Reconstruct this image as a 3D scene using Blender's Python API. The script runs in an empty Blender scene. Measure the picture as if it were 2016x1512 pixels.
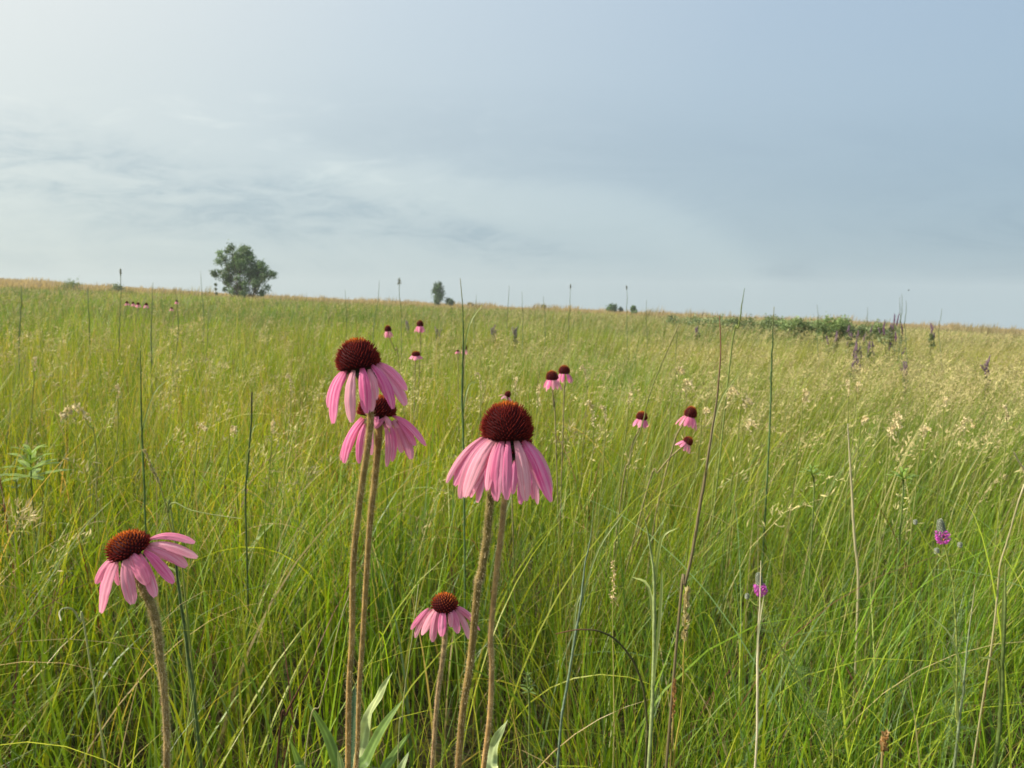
import bpy, math, random
import numpy as np
from mathutils import Vector, Matrix

R = math.radians
rng = np.random.default_rng(11)
random.seed(5)
scene = bpy.context.scene
COL = scene.collection

# ------------------------------------------------------------------ camera
EYE = 0.85
F = 1514.0                      # focal length in pixels of the 2016 px wide photograph
PITCH, ROLL = R(5.9), R(0.6)
cam_data = bpy.data.cameras.new("camera")
cam = bpy.data.objects.new("camera", cam_data)
COL.objects.link(cam)
cam_data.sensor_width = 36.0
cam_data.lens = 36.0 * F / 2016.0
cam_data.clip_start = 0.02
cam_data.clip_end = 6000.0
CM = Matrix.Translation((0, 0, EYE)) @ Matrix.Rotation(R(90) - PITCH, 4, 'X') @ Matrix.Rotation(ROLL, 4, 'Z')
cam.matrix_world = CM
cam_data.dof.use_dof = True
cam_data.dof.focus_distance = 0.58
cam_data.dof.aperture_fstop = 20.0
scene.camera = cam
CMn = np.array(CM)

def P(px, py, d):
    v = np.array([(px - 1008.0) / F * d, -(py - 756.0) / F * d, -d, 1.0])
    return (CMn @ v)[:3]

def depth_px(p):
    q = np.linalg.inv(CMn) @ np.array([p[0], p[1], p[2], 1.0])
    return 1008 + q[0] / -q[2] * F, 756 - q[1] / -q[2] * F, -q[2]

# ------------------------------------------------------------------ light
SUN_AZ, SUN_EL = R(-92), R(34)          # azimuth from the view direction (+Y), negative = left
sun_dir = Vector((math.sin(SUN_AZ) * math.cos(SUN_EL), math.cos(SUN_AZ) * math.cos(SUN_EL), math.sin(SUN_EL)))
sd = bpy.data.lights.new("sun", 'SUN')
sd.energy = 4.8
sd.angle = R(1.2)
sd.color = (1.0, 0.90, 0.75)
sun = bpy.data.objects.new("sun", sd)
COL.objects.link(sun)
sun.rotation_euler = sun_dir.to_track_quat('Z', 'Y').to_euler()
sun.location = (-6, 3, 8)

scene.view_settings.view_transform = 'Standard'
scene.view_settings.look = 'None'
scene.view_settings.exposure = 0.62
scene.view_settings.gamma = 1.0
scene.cycles.max_bounces = 7
scene.cycles.diffuse_bounces = 3
scene.cycles.glossy_bounces = 2
scene.cycles.transmission_bounces = 4
scene.cycles.transparent_max_bounces = 6
scene.cycles.volume_bounces = 0
scene.cycles.use_denoising = True
scene.cycles.caustics_reflective = False
scene.cycles.caustics_refractive = False

world = bpy.data.worlds.new("World")
scene.world = world
world.use_nodes = True
wn = world.node_tree
for n in list(wn.nodes):
    wn.nodes.remove(n)
W = wn.nodes.new; WL = wn.links.new
def wmath(op, a, b=None, clamp=False):
    n = W('ShaderNodeMath'); n.operation = op; n.use_clamp = clamp
    for i, v in enumerate((a, b)):
        if v is None: continue
        if isinstance(v, (int, float)): n.inputs[i].default_value = v
        else: WL(v, n.inputs[i])
    return n.outputs[0]
def wmix(f, a, b):
    n = W('ShaderNodeMix'); n.data_type = 'RGBA'
    if isinstance(f, (int, float)): n.inputs[0].default_value = f
    else: WL(f, n.inputs[0])
    for i, v in ((6, a), (7, b)):
        if isinstance(v, tuple): n.inputs[i].default_value = v
        else: WL(v, n.inputs[i])
    return n.outputs[2]
def wramp(v, stops, interp='LINEAR'):
    n = W('ShaderNodeValToRGB'); n.color_ramp.interpolation = interp
    e = n.color_ramp.elements
    e[0].position, e[0].color = stops[0][0], stops[0][1]
    e[1].position, e[1].color = stops[-1][0], stops[-1][1]
    for p, c in stops[1:-1]:
        x = e.new(p); x.color = c
    WL(v, n.inputs[0])
    return n.outputs[0]
sky = W('ShaderNodeTexSky'); sky.sky_type = 'NISHITA'
sky.sun_disc = False
sky.sun_elevation = SUN_EL
sky.sun_rotation = SUN_AZ                # measured from +Y towards +X
sky.air_density = 1.0; sky.dust_density = 2.5; sky.ozone_density = 1.5
tc = W('ShaderNodeTexCoord')
sep = W('ShaderNodeSeparateXYZ'); WL(tc.outputs['Generated'], sep.inputs[0])
dot = W('ShaderNodeVectorMath'); dot.operation = 'DOT_PRODUCT'
WL(tc.outputs['Generated'], dot.inputs[0]); dot.inputs[1].default_value = tuple(sun_dir)
glow = dot.outputs['Value']
g1 = wmath('MULTIPLY', wmath('ADD', glow, 1.0), 0.5, True)          # 0..1 towards the sun
# thin hazy overcast: colour by height and nearness to the sun (units: before the 0.1 strength)
veil_cool = (3.3, 4.7, 6.7, 1)
veil_hor = wramp(g1, [(0.25, (3.1, 4.3, 5.0, 1)), (0.50, (4.3, 5.3, 5.6, 1)), (0.74, (5.6, 6.4, 6.2, 1)), (1.0, (8.0, 8.3, 8.0, 1))])
veil_top = wramp(g1, [(0.25, (2.75, 4.0, 5.65, 1)), (0.46, (3.85, 5.0, 6.35, 1)), (0.64, (5.4, 6.3, 7.1, 1)), (0.80, (7.6, 7.9, 7.8, 1)), (1.0, (10, 10, 9.2, 1))])
hgt = wmath('MULTIPLY', sep.outputs['Z'], 2.6, True)
veil = wmix(hgt, veil_hor, veil_top)
base = wmix(0.88, sky.outputs[0], veil)
# soft cloud sheets, laid out by compass direction and height over the land
ys = wmath('MAXIMUM', sep.outputs['Y'], 0.12)
U = wmath('DIVIDE', sep.outputs['X'], ys); V = wmath('DIVIDE', sep.outputs['Z'], ys)
comb = W('ShaderNodeCombineXYZ'); WL(U, comb.inputs[0]); WL(V, comb.inputs[1])
def wnoise(sx, sy, rot, detail, rough, dist, loc=(0, 0, 0)):
    mp = W('ShaderNodeMapping'); mp.inputs['Scale'].default_value = (sx, sy, 1); mp.inputs['Rotation'].default_value = (0, 0, R(rot)); mp.inputs['Location'].default_value = loc
    WL(comb.outputs[0], mp.inputs[0])
    nz = W('ShaderNodeTexNoise'); nz.inputs['Scale'].default_value = 1; nz.inputs['Detail'].default_value = detail; nz.inputs['Roughness'].default_value = rough
    nz.inputs['Distortion'].default_value = dist
    WL(mp.outputs[0], nz.inputs['Vector']); return nz.outputs['Fac']
def smooth(v, a, b):
    n = W('ShaderNodeMapRange'); n.interpolation_type = 'SMOOTHSTEP'; n.inputs[1].default_value = a; n.inputs[2].default_value = b
    WL(v, n.inputs[0]); return n.outputs[0]
def vec(a, b, c_=None):
    return wmath('ADD', wmath('MULTIPLY', a, b), c_)
nA = wnoise(3.6, 13.0, 8, 10, .66, .8); nB = wnoise(1.5, 4.0, 9, 5, .5, .4, (3, 1, 0)); nC = wnoise(7.0, 30.0, 8, 8, .62, 1.0, (1, 5, 0))
wob = wmath('MULTIPLY', wmath('SUBTRACT', nA, .5), .11); wob2 = wmath('MULTIPLY', wmath('SUBTRACT', nB, .5), .12)
# one: streaked shelf sloping down from the left
c1l = vec(U, -.150, .078)
dv = wmath('ADD', wmath('SUBTRACT', V, c1l), wob)
th1 = wmath('MAXIMUM', vec(U, -.060, .020), .016)
m1 = smooth(wmath('DIVIDE', wmath('ABSOLUTE', dv), th1), 1.5, .25)
m1 = wmath('MULTIPLY', m1, smooth(U, .22, -.10))
nD = wnoise(16.0, 46.0, 10, 8, .65, 1.2, (4, 2, 0))
m1 = wmath('MULTIPLY', m1, wmath('MULTIPLY', smooth(nC, .28, .60), wmath('ADD', wmath('MULTIPLY', smooth(nD, .35, .65), .6), .4)))
# two: broad grey sheet through the middle of the sky, its lower edge falling to the right
uu = wmath('MAXIMUM', wmath('SUBTRACT', U, .12), 0)
low = wmath('SUBTRACT', vec(U, -.10, .158), wmath('MULTIPLY', wmath('MULTIPLY', uu, uu), 2.0))
low = wmath('MAXIMUM', low, .02)
v2 = wmath('ADD', V, wmath('MULTIPLY', wob, .8))
m2 = wmath('MULTIPLY', smooth(wmath('SUBTRACT', v2, low), -.025, .045), smooth(wmath('ADD', V, wob2), .31, .17))
m2 = wmath('MULTIPLY', m2, smooth(wmath('ADD', U, wob2), -.36, -.20))
# three: faint thin streaks near the land
m3 = wmath('MULTIPLY', wmath('MULTIPLY', smooth(nA, .46, .68), smooth(V, .015, .05)), smooth(V, .17, .08))
m4 = wmath('MULTIPLY', wmath('MULTIPLY', smooth(nC, .50, .74), smooth(V, .10, .14)), smooth(V, .30, .20))
def tint(base_, f, k):
    mu = W('ShaderNodeVectorMath'); mu.operation = 'MULTIPLY'; WL(base_, mu.inputs[0]); mu.inputs[1].default_value = k
    return wmix(f, base_, mu.outputs[0])
base = tint(base, 1.0, (1.05, 1.045, 1.03))
c2 = tint(base, m1, (.72, .78, .84))
c2 = tint(c2, wmath('MULTIPLY', m2, wmath('ADD', wmath('MULTIPLY', nA, 1.5), .0)), (.885, .90, .92))
c2 = tint(c2, wmath('MULTIPLY', m3, .7), (.86, .89, .92))
m5 = wmath('MULTIPLY', smooth(wmath('SUBTRACT', v2, low), .02, -.015), smooth(wmath('SUBTRACT', v2, low), -.085, -.03))
m5 = wmath('MULTIPLY', wmath('MULTIPLY', m5, smooth(U, -.32, -.15)), smooth(U, .40, .15))
c2 = tint(c2, wmath('MULTIPLY', m5, wmath('ADD', nA, .35)), (1.10, 1.075, 1.04))
c2 = tint(c2, wmath('MULTIPLY', wmath('MULTIPLY', m4, smooth(U, .3, -.3)), .9), (1.16, 1.13, 1.09))
bg = W('ShaderNodeBackground'); bg.inputs['Strength'].default_value = 0.074
WL(c2, bg.inputs['Color'])
wo = W('ShaderNodeOutputWorld'); WL(bg.outputs[0], wo.inputs['Surface'])

# ------------------------------------------------------------------ materials
def new_mat(name):
    m = bpy.data.materials.new(name); m.use_nodes = True
    for n in list(m.node_tree.nodes): m.node_tree.nodes.remove(n)
    return m, m.node_tree.nodes.new, m.node_tree.links.new

def leafy(name, transl=0.35, rough=0.5, spec=0.25, tint=(1.3, 1.2, 0.5), streak=0.0, scale=40.0, bump=0.0):
    """vertex-coloured plant tissue: reflects and lets light through"""
    m, N, L = new_mat(name)
    at = N('ShaderNodeAttribute'); at.attribute_name = 'Col'
    c = at.outputs['Color']
    if streak > 0:
        tcn = N('ShaderNodeTexCoord')
        nz = N('ShaderNodeTexNoise'); nz.inputs['Scale'].default_value = scale; nz.inputs['Detail'].default_value = 3
        L(tcn.outputs['Object'], nz.inputs['Vector'])
        rp = N('ShaderNodeMapRange'); rp.inputs[1].default_value = 0.3; rp.inputs[2].default_value = 0.7
        rp.inputs[3].default_value = 1 - streak; rp.inputs[4].default_value = 1 + streak
        L(nz.outputs['Fac'], rp.inputs[0])
        vm = N('ShaderNodeVectorMath'); vm.operation = 'SCALE'
        L(c, vm.inputs[0]); L(rp.outputs[0], vm.inputs['Scale'])
        c = vm.outputs[0]
    pb = N('ShaderNodeBsdfPrincipled'); pb.inputs['Roughness'].default_value = rough
    pb.inputs['Specular IOR Level'].default_value = spec
    L(c, pb.inputs['Base Color'])
    mul = N('ShaderNodeVectorMath'); mul.operation = 'MULTIPLY'; mul.inputs[1].default_value = tint
    L(c, mul.inputs[0])
    tr = N('ShaderNodeBsdfTranslucent'); L(mul.outputs[0], tr.inputs['Color'])
    mx = N('ShaderNodeMixShader'); mx.inputs[0].default_value = transl
    L(pb.outputs[0], mx.inputs[1]); L(tr.outputs[0], mx.inputs[2])
    o = N('ShaderNodeOutputMaterial'); L(mx.outputs[0], o.inputs['Surface'])
    return m

M_grass = leafy('grass_blades', 0.42, 0.42, 0.35)
M_straw = leafy('dry_grass', 0.30, 0.6, 0.2, (1.05, 1.0, 0.8))
M_leaf = leafy('leaf', 0.28, 0.5, 0.3, (1.1, 1.1, 0.5), 0.18, 90)
M_tree = leafy('tree_leaves', 0.25, 0.5, 0.3, (1.1, 1.15, 0.5))
M_stem = leafy('hairy_stem', 0.08, 0.8, 0.06, (1, 1, 1), 0.30, 160)
M_hair = leafy('stem_hairs', 0.5, 0.5, 0.3, (1, 1, 1))
M_cone = leafy('cone_bracts', 0.12, 0.75, 0.10, (1.3, 0.9, 0.7))
M_bark = leafy('bark', 0.0, 0.9, 0.1, (1, 1, 1), 0.25, 12)
M_floret = leafy('florets', 0.3, 0.6, 0.2, (1, 1, 1))

def petal_mat():
    m, N, L = new_mat('ray_petal')
    at = N('ShaderNodeAttribute'); at.attribute_name = 'Col'      # r: along, g: across, b: random
    sp = N('ShaderNodeSeparateColor'); L(at.outputs['Color'], sp.inputs[0])
    cb = N('ShaderNodeCombineXYZ')
    def mm(op, a, b):
        n = N('ShaderNodeMath'); n.operation = op
        for i, v in enumerate((a, b)):
            if isinstance(v, (int, float)): n.inputs[i].default_value = v
            else: L(v, n.inputs[i])
        return n.outputs[0]
    L(mm('MULTIPLY', sp.outputs[1], 9.0), cb.inputs[0]); L(mm('MULTIPLY', sp.outputs[0], 1.1), cb.inputs[1]); L(mm('MULTIPLY', sp.outputs[2], 31.0), cb.inputs[2])
    nz = N('ShaderNodeTexNoise'); nz.inputs['Scale'].default_value = 1.0; nz.inputs['Detail'].default_value = 4
    L(cb.outputs[0], nz.inputs['Vector'])
    cr = N('ShaderNodeValToRGB'); e = cr.color_ramp.elements
    e[0].position = 0.32; e[0].color = (0.78, 0.165, 0.325, 1)
    e[1].position = 0.72; e[1].color = (0.93, 0.47, 0.62, 1)
    x = e.new(0.5); x.color = (0.88, 0.275, 0.445, 1)
    L(nz.outputs['Fac'], cr.inputs[0])
    # paler towards the tip, greener at the claw
    tip = N('ShaderNodeValToRGB'); t = tip.color_ramp.elements
    t[0].position = 0.0; t[0].color = (0.62, 0.45, 0.36, 1); t[1].position = 1.0; t[1].color = (1.12, 1.20, 1.10, 1)
    y = t.new(0.12); y.color = (0.98, 0.92, 0.97, 1); y = t.new(0.7); y.color = (1, 1, 1, 1)
    L(sp.outputs[0], tip.inputs[0])
    mul = N('ShaderNodeVectorMath'); mul.operation = 'MULTIPLY'; L(cr.outputs[0], mul.inputs[0]); L(tip.outputs[0], mul.inputs[1])
    hs = N('ShaderNodeHueSaturation'); L(mul.outputs[0], hs.inputs['Color'])
    L(mm('ADD', mm('MULTIPLY', sp.outputs[2], -0.030), 0.512), hs.inputs['Hue'])
    L(mm('ADD', mm('MULTIPLY', sp.outputs[2], 0.35), 0.78), hs.inputs['Saturation'])
    L(mm('ADD', mm('MULTIPLY', mm('FRACT', mm('MULTIPLY', sp.outputs[2], 7.3), 0.0), 0.22), 0.92), hs.inputs['Value'])
    pb = N('ShaderNodeBsdfPrincipled'); pb.inputs['Roughness'].default_value = 0.55; pb.inputs['Specular IOR Level'].default_value = 0.25
    pb.inputs['Sheen Weight'].default_value = 0.15
    L(hs.outputs[0], pb.inputs['Base Color'])
    bp = N('ShaderNodeBump'); bp.inputs['Strength'].default_value = 0.35; bp.inputs['Distance'].default_value = 0.0006
    L(nz.outputs['Fac'], bp.inputs['Height']); L(bp.outputs[0], pb.inputs['Normal'])
    tr = N('ShaderNodeBsdfTranslucent'); L(hs.outputs[0], tr.inputs['Color'])
    mx = N('ShaderNodeMixShader'); mx.inputs[0].default_value = 0.40
    L(pb.outputs[0], mx.inputs[1]); L(tr.outputs[0], mx.inputs[2])
    o = N('ShaderNodeOutputMaterial'); L(mx.outputs[0], o.inputs['Surface'])
    return m
M_petal = petal_mat()

def ground_mat():
    m, N, L = new_mat('meadow_soil')
    tcn = N('ShaderNodeTexCoord')
    nz = N('ShaderNodeTexNoise'); nz.inputs['Scale'].default_value = 14; nz.inputs['Detail'].default_value = 8
    L(tcn.outputs['Object'], nz.inputs['Vector'])
    cr = N('ShaderNodeValToRGB'); e = cr.color_ramp.elements
    e[0].position = 0.35; e[0].color = (0.035, 0.030, 0.014, 1); e[1].position = 0.7; e[1].color = (0.10, 0.085, 0.035, 1)
    L(nz.outputs['Fac'], cr.inputs[0])
    # far off the ground itself is tan and green turf
    nz2 = N('ShaderNodeTexNoise'); nz2.inputs['Scale'].default_value = 0.09; nz2.inputs['Detail'].default_value = 5
    L(tcn.outputs['Object'], nz2.inputs['Vector'])
    cr2 = N('ShaderNodeValToRGB'); e = cr2.color_ramp.elements
    e[0].position = 0.35; e[0].color = (0.15, 0.15, 0.05, 1); e[1].position = 0.6; e[1].color = (0.34, 0.25, 0.11, 1)
    L(nz2.outputs['Fac'], cr2.inputs[0])
    sp = N('ShaderNodeSeparateXYZ'); L(tcn.outputs['Object'], sp.inputs[0])
    mr = N('ShaderNodeMapRange'); mr.inputs[1].default_value = 8; mr.inputs[2].default_value = 40; L(sp.outputs[1], mr.inputs[0])
    mx = N('ShaderNodeMix'); mx.data_type = 'RGBA'; L(mr.outputs[0], mx.inputs[0]); L(cr.outputs[0], mx.inputs[6]); L(cr2.outputs[0], mx.inputs[7])
    pb = N('ShaderNodeBsdfPrincipled'); pb.inputs['Roughness'].default_value = 0.95; pb.inputs['Specular IOR Level'].default_value = 0.1
    L(mx.outputs[2], pb.inputs['Base Color'])
    o = N('ShaderNodeOutputMaterial'); L(pb.outputs[0], o.inputs['Surface'])
    return m
M_ground = ground_mat()

# ------------------------------------------------------------------ mesh helpers
class G:
    """collects vertices, quads, triangles and a colour per vertex; build() links them as ONE mesh object"""
    def __init__(s): s.v = []; s.q = []; s.t = []; s.c = []; s.n = 0
    def add(s, v, q=None, t=None, c=(1, 1, 1)):
        v = np.asarray(v, float).reshape(-1, 3)
        if q is not None and len(q): s.q.append(np.asarray(q, int) + s.n)
        if t is not None and len(t): s.t.append(np.asarray(t, int) + s.n)
        c = np.asarray(c, float)
        if c.ndim == 1: c = np.tile(c, (len(v), 1))
        s.v.append(v); s.c.append(c[:, :3]); s.n += len(v)
    def build(s, name, mat, parent=None, origin=(0, 0, 0), smooth=False):
        v = np.concatenate(s.v); c = np.concatenate(s.c)
        o0 = np.array(origin, float)
        v = v - o0
        q = np.concatenate(s.q) if s.q else np.zeros((0, 4), int)
        t = np.concatenate(s.t) if s.t else np.zeros((0, 3), int)
        me = bpy.data.meshes.new(name)
        me.vertices.add(len(v)); me.vertices.foreach_set('co', v.astype(np.float32).ravel())
        nl = len(q) * 4 + len(t) * 3
        me.loops.add(nl)
        me.loops.foreach_set('vertex_index', np.concatenate([q.ravel(), t.ravel()]).astype(np.int32))
        me.polygons.add(len(q) + len(t))
        st = np.concatenate([np.arange(len(q)) * 4, len(q) * 4 + np.arange(len(t)) * 3]).astype(np.int32)
        me.polygons.foreach_set('loop_start', st)
        if smooth: me.polygons.foreach_set('use_smooth', np.ones(len(q) + len(t), bool))
        at = me.attributes.new('Col', 'FLOAT_COLOR', 'POINT')
        at.data.foreach_set('color', np.concatenate([c, np.ones((len(c), 1))], 1).astype(np.float32).ravel())
        me.update(calc_edges=True)
        me.materials.append(mat)
        o = bpy.data.objects.new(name, me); COL.objects.link(o)
        if parent is not None: o.parent = parent
        else: o.location = origin
        return o

def thing(name, label, cat, loc, group=None):
    o = bpy.data.objects.new(name, None); COL.objects.link(o)
    o.empty_display_size = 0.05
    o.location = tuple(loc); o['label'] = label; o['category'] = cat
    if group: o['group'] = group
    o['kind'] = 'thing'
    return o

def tag(o, label=None, cat=None, group=None, kind=None):
    if label: o['label'] = label
    if cat: o['category'] = cat
    if group: o['group'] = group
    if kind: o['kind'] = kind
    return o

def nrm(v):
    v = np.asarray(v, float)
    return v / (np.linalg.norm(v, axis=-1, keepdims=True) + 1e-12)

def smooth_path(pts, n):
    """Catmull-Rom through the points"""
    p = np.asarray(pts, float)
    if len(p) == 2: return p[0] + (p[1] - p[0]) * np.linspace(0, 1, n)[:, None]
    a = np.vstack([2 * p[0] - p[1], p, 2 * p[-1] - p[-2]])
    u = np.linspace(0, len(p) - 1 - 1e-6, n); i = u.astype(int); t = (u - i)[:, None]
    p0, p1, p2, p3 = a[i], a[i + 1], a[i + 2], a[i + 3]
    return 0.5 * (2 * p1 + (p2 - p0) * t + (2 * p0 - 5 * p1 + 4 * p2 - p3) * t ** 2 + (3 * p1 - p0 - 3 * p2 + p3) * t ** 3)

def tube(g, path, rad, col, sides=6):
    path = np.asarray(path, float); n = len(path)
    rad = np.broadcast_to(np.asarray(rad, float), (n,))
    T = nrm(np.gradient(path, axis=0))
    ref = np.array([0.3, 0.9, 0.2]) if abs(T[0][2]) > 0.5 else np.array([0, 0, 1.0])
    A = nrm(np.cross(T, ref)); B = np.cross(T, A)
    an = np.linspace(0, 2 * np.pi, sides, endpoint=False)
    v = path[:, None] + rad[:, None, None] * (np.cos(an)[None, :, None] * A[:, None] + np.sin(an)[None, :, None] * B[:, None])
    i = np.arange(n - 1)[:, None] * sides; j = np.arange(sides)[None]; k = (j + 1) % sides
    q = np.stack([i + j, i + k, i + sides + k, i + sides + j], -1).reshape(-1, 4)
    col = np.asarray(col, float)
    if col.ndim == 2: col = np.repeat(col, sides, 0)
    g.add(v.reshape(-1, 3), q, c=col)
    return T, A, B

# value noise for placement and colour fields
_perm = rng.random((256, 256))
def vnoise(x, y):
    xi = np.floor(x).astype(int); yi = np.floor(y).astype(int); fx = x - xi; fy = y - yi
    fx = fx * fx * (3 - 2 * fx); fy = fy * fy * (3 - 2 * fy)
    g_ = lambda a, b: _perm[a & 255, b & 255]
    return (g_(xi, yi) * (1 - fx) + g_(xi + 1, yi) * fx) * (1 - fy) + (g_(xi, yi + 1) * (1 - fx) + g_(xi + 1, yi + 1) * fx) * fy
def fnoise(x, y):
    return 0.55 * vnoise(x, y) + 0.3 * vnoise(2.1 * x + 7, 2.1 * y + 3) + 0.15 * vnoise(4.3 * x + 1, 4.3 * y + 9)

# ------------------------------------------------------------------ ground: one sloping sheet with a crest
CREST = 135.0
def gz(x, y):
    x = np.asarray(x, float); y = np.asarray(y, float)
    d = np.hypot(x, y)
    far = np.clip((d - 6) / 60, 0, 1)
    z = -0.033 * x * np.clip(d / 2.0, 0, 1) + (vnoise(x * 0.9 + 40, y * 0.9 + 40) - 0.5) * 0.05
    z = z + far * (fnoise(x * 0.03 + 11, y * 0.03 + 5) - 0.5) * 0.7
    z = z + 1.15 * np.exp(-((x + 88) / 26) ** 2) * far - 0.0
    e = np.clip(d - CREST, 0, None)
    return z - 0.0009 * e ** 2 * np.where(e < 120, 1, 120 / np.maximum(e, 120)) 

def build_ground():
    rad = np.concatenate([np.linspace(0, 3, 25), np.geomspace(3.2, 160, 90), np.geomspace(164, 420, 14)])
    an = np.linspace(0, 2 * np.pi, 240, endpoint=False)
    RR, AA = np.meshgrid(rad[1:], an, indexing='ij')
    x = RR * np.sin(AA); y = RR * np.cos(AA)
    v = np.stack([x, y, gz(x, y)], -1).reshape(-1, 3)
    v = np.vstack([v, [[0, 0, float(gz(0, 0))]]])
    nA = len(an); i = np.arange(len(rad) - 2)[:, None] * nA; j = np.arange(nA)[None]; k = (j + 1) % nA
    q = np.stack([i + j, i + nA + j, i + nA + k, i + k], -1).reshape(-1, 4)
    t = np.stack([np.full(nA, len(v) - 1), np.arange(nA), (np.arange(nA) + 1) % nA], -1)
    g = G(); g.add(v, q, t)
    tag(g.build('ground', M_ground, smooth=True), kind='structure')
build_ground()

# ------------------------------------------------------------------ grass
def blades(g, x, y, L, w, az, t0, bend, cr, ct, segs=5, lean=(0, 0), pw=1.3, twist=0.5, z=None, wprof=1.6):
    """n curved ribbons; x, y, L, w, az, t0, bend arrays; cr / ct root and tip colours (n,3)"""
    n = len(x)
    s = np.linspace(0, 1, segs + 1)
    th = t0[:, None] + bend[:, None] * s[None] ** pw
    ds = L[:, None] / segs
    thm = 0.5 * (th[:, 1:] + th[:, :-1])
    h = np.concatenate([np.zeros((n, 1)), np.cumsum(np.sin(thm) * ds, 1)], 1)
    v = np.concatenate([np.zeros((n, 1)), np.cumsum(np.cos(thm) * ds, 1)], 1)
    ca, sa = np.cos(az)[:, None], np.sin(az)[:, None]
    lx = np.asarray(lean[0]); ly = np.asarray(lean[1])
    lx = lx[:, None] if lx.ndim else lx; ly = ly[:, None] if ly.ndim else ly
    px = x[:, None] + h * ca + lx * v * s[None]; py = y[:, None] + h * sa + ly * v * s[None]
    zb = gz(x, y) if z is None else z
    pz = zb[:, None] + v
    tw = rng.uniform(-twist, twist, n)[:, None] * (1 + s[None] * rng.uniform(-1.5, 1.5, n)[:, None])
    sx = -sa * np.cos(tw) + ca * np.sin(tw) * np.cos(th); sy = ca * np.cos(tw) + sa * np.sin(tw) * np.cos(th); sz = -np.sin(tw) * np.sin(th)
    wd = 0.5 * w[:, None] * np.clip(1.02 - s[None] ** wprof, 0.03, 1)
    Pc = np.stack([px, py, pz], -1); S = np.stack([sx, sy, sz], -1) * wd[..., None]
    V = np.stack([Pc - S, Pc + S], 2).reshape(n, -1, 3)
    m = 2 * (segs + 1)
    b = (np.arange(n) * m)[:, None]; k = 2 * np.arange(segs)[None]
    q = np.stack([b + k, b + k + 1, b + k + 3, b + k + 2], -1).reshape(-1, 4)
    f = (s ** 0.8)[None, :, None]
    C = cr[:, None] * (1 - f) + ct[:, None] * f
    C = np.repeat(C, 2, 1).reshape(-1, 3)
    g.add(V.reshape(-1, 3), q, c=C)

PAL = np.array([[0.188, 0.312, 0.0165], [0.350, 0.415, 0.027], [0.098, 0.192, 0.0155], [0.16, 0.25, 0.095],
                [0.46, 0.37, 0.17], [0.15, 0.055, 0.035], [0.32, 0.30, 0.060]])
def pick_cols(x, y, probs, jit=0.22):
    n = len(x)
    idx = rng.choice(len(PAL), n, p=np.array(probs) / np.sum(probs))
    c = PAL[idx] * rng.uniform(1 - jit, 1 + jit, (n, 1))
    f = fnoise(x * 0.55 + 3, y * 0.35 + 8)[:, None]                   # broad yellow and green drifts
    c = c * (1 + (f - 0.53) * np.array([1.3, 0.5, 0.4]))
    rt = np.clip(np.arctan2(x, y) / .6 + .1, 0, 1) * np.clip((np.hypot(x, y) - 2.2) / 4, 0, 1)
    rt = (rt * np.clip(2.2 * fnoise(x * .3 + 5, y * .22 + 1) - .3, 0, 1))[:, None]
    c = c * (1 - .6 * rt) + np.array([.42, .35, .12]) * .6 * rt * rng.uniform(.75, 1.25, (n, 1))
    f2 = fnoise(x * 1.9 + 60, y * 1.5 + 31)[:, None]; c = c * (1 + (f2 - .5) * .7)
    return c

def wedge(n, d0, d1, power=1.0, half=44, margin=1.0):
    """points between distances d0 and d1 in front of the camera, with room on both sides"""
    u = rng.random(n)
    d = (d0 ** power + u * (d1 ** power - d0 ** power)) ** (1 / power)
    a = rng.uniform(-1, 1, n) * (R(half) + margin / (d + 1.2))
    a = np.clip(a, -1.9, 1.9)
    return d * np.sin(a), d * np.cos(a), d

# places where flowers stand: blades there stay short enough not to hide them
def cap_height(x, y, L):
    d = np.hypot(x, y)
    cap = np.where(d < 1.1, np.clip(0.84 - 0.70 * d, 0.06, 1) + np.clip(d - 0.62, 0, 1) * 1.0, 9)
    return np.minimum(L, cap * rng.uniform(0.75, 1.0, len(L)))

def windlean(x, y):
    a = np.clip(np.arctan2(x, y) / 0.6, -1, 1); k = np.clip((np.hypot(x, y) - .9) / 1.6, 0.1, 1)
    return (0.02 + 0.26 * np.clip(a + 0.05, 0, 1.2)) * k * (0.3 + 1.4 * vnoise(x * 1.7 + 9, y * 1.7)), 0.0 * a

gr = G()
# A: litter and low thatch close to the camera
n = 26000
x, y, d = wedge(n, 0.35, 3.2, 2.0, 50, 2.4)
c = PAL[rng.choice([4, 5, 6, 2], n, p=[.30, .22, .18, .30])] * rng.uniform(0.4, 1.0, (n, 1))
blades(gr, x, y, rng.uniform(0.05, 0.20, n), rng.uniform(.0012, .0035, n), rng.uniform(0, 6.283, n), rng.uniform(0.5, 1.4, n), rng.uniform(0, .6, n), c * .8, c, 3)
# B: main sward, close
n = 52000
x, y, d = wedge(n, 0.38, 3.4, 1.9, 50, 2.4)
keep = rng.random(n) < np.clip(2.1 * (fnoise(x * 3.0, y * 3.0) - .22), .08, 1)
x, y, d = x[keep], y[keep], d[keep]; n = len(x)
L = rng.normal(0.40, 0.09, n).clip(.15, .66) * (0.78 + 0.45 * fnoise(x * 1.3 + 5, y * 1.3))
L = cap_height(x, y, L)
left = np.clip(0.5 - x * 1.2, 0, 1)
w = rng.uniform(.0012, .0032, n) + (rng.random(n) < 0.14 + 0.40 * left) * rng.uniform(.0015, .0042, n)
lx, ly = windlean(x, y)
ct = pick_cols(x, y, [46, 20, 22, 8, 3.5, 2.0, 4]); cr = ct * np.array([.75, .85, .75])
blades(gr, x, y, L, w, rng.uniform(0, 6.283, n), np.abs(rng.normal(.12, .16, n)), rng.gamma(1.6, .42, n).clip(0, 2.6), cr, ct, 7, (lx, ly), 1.5)
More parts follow.
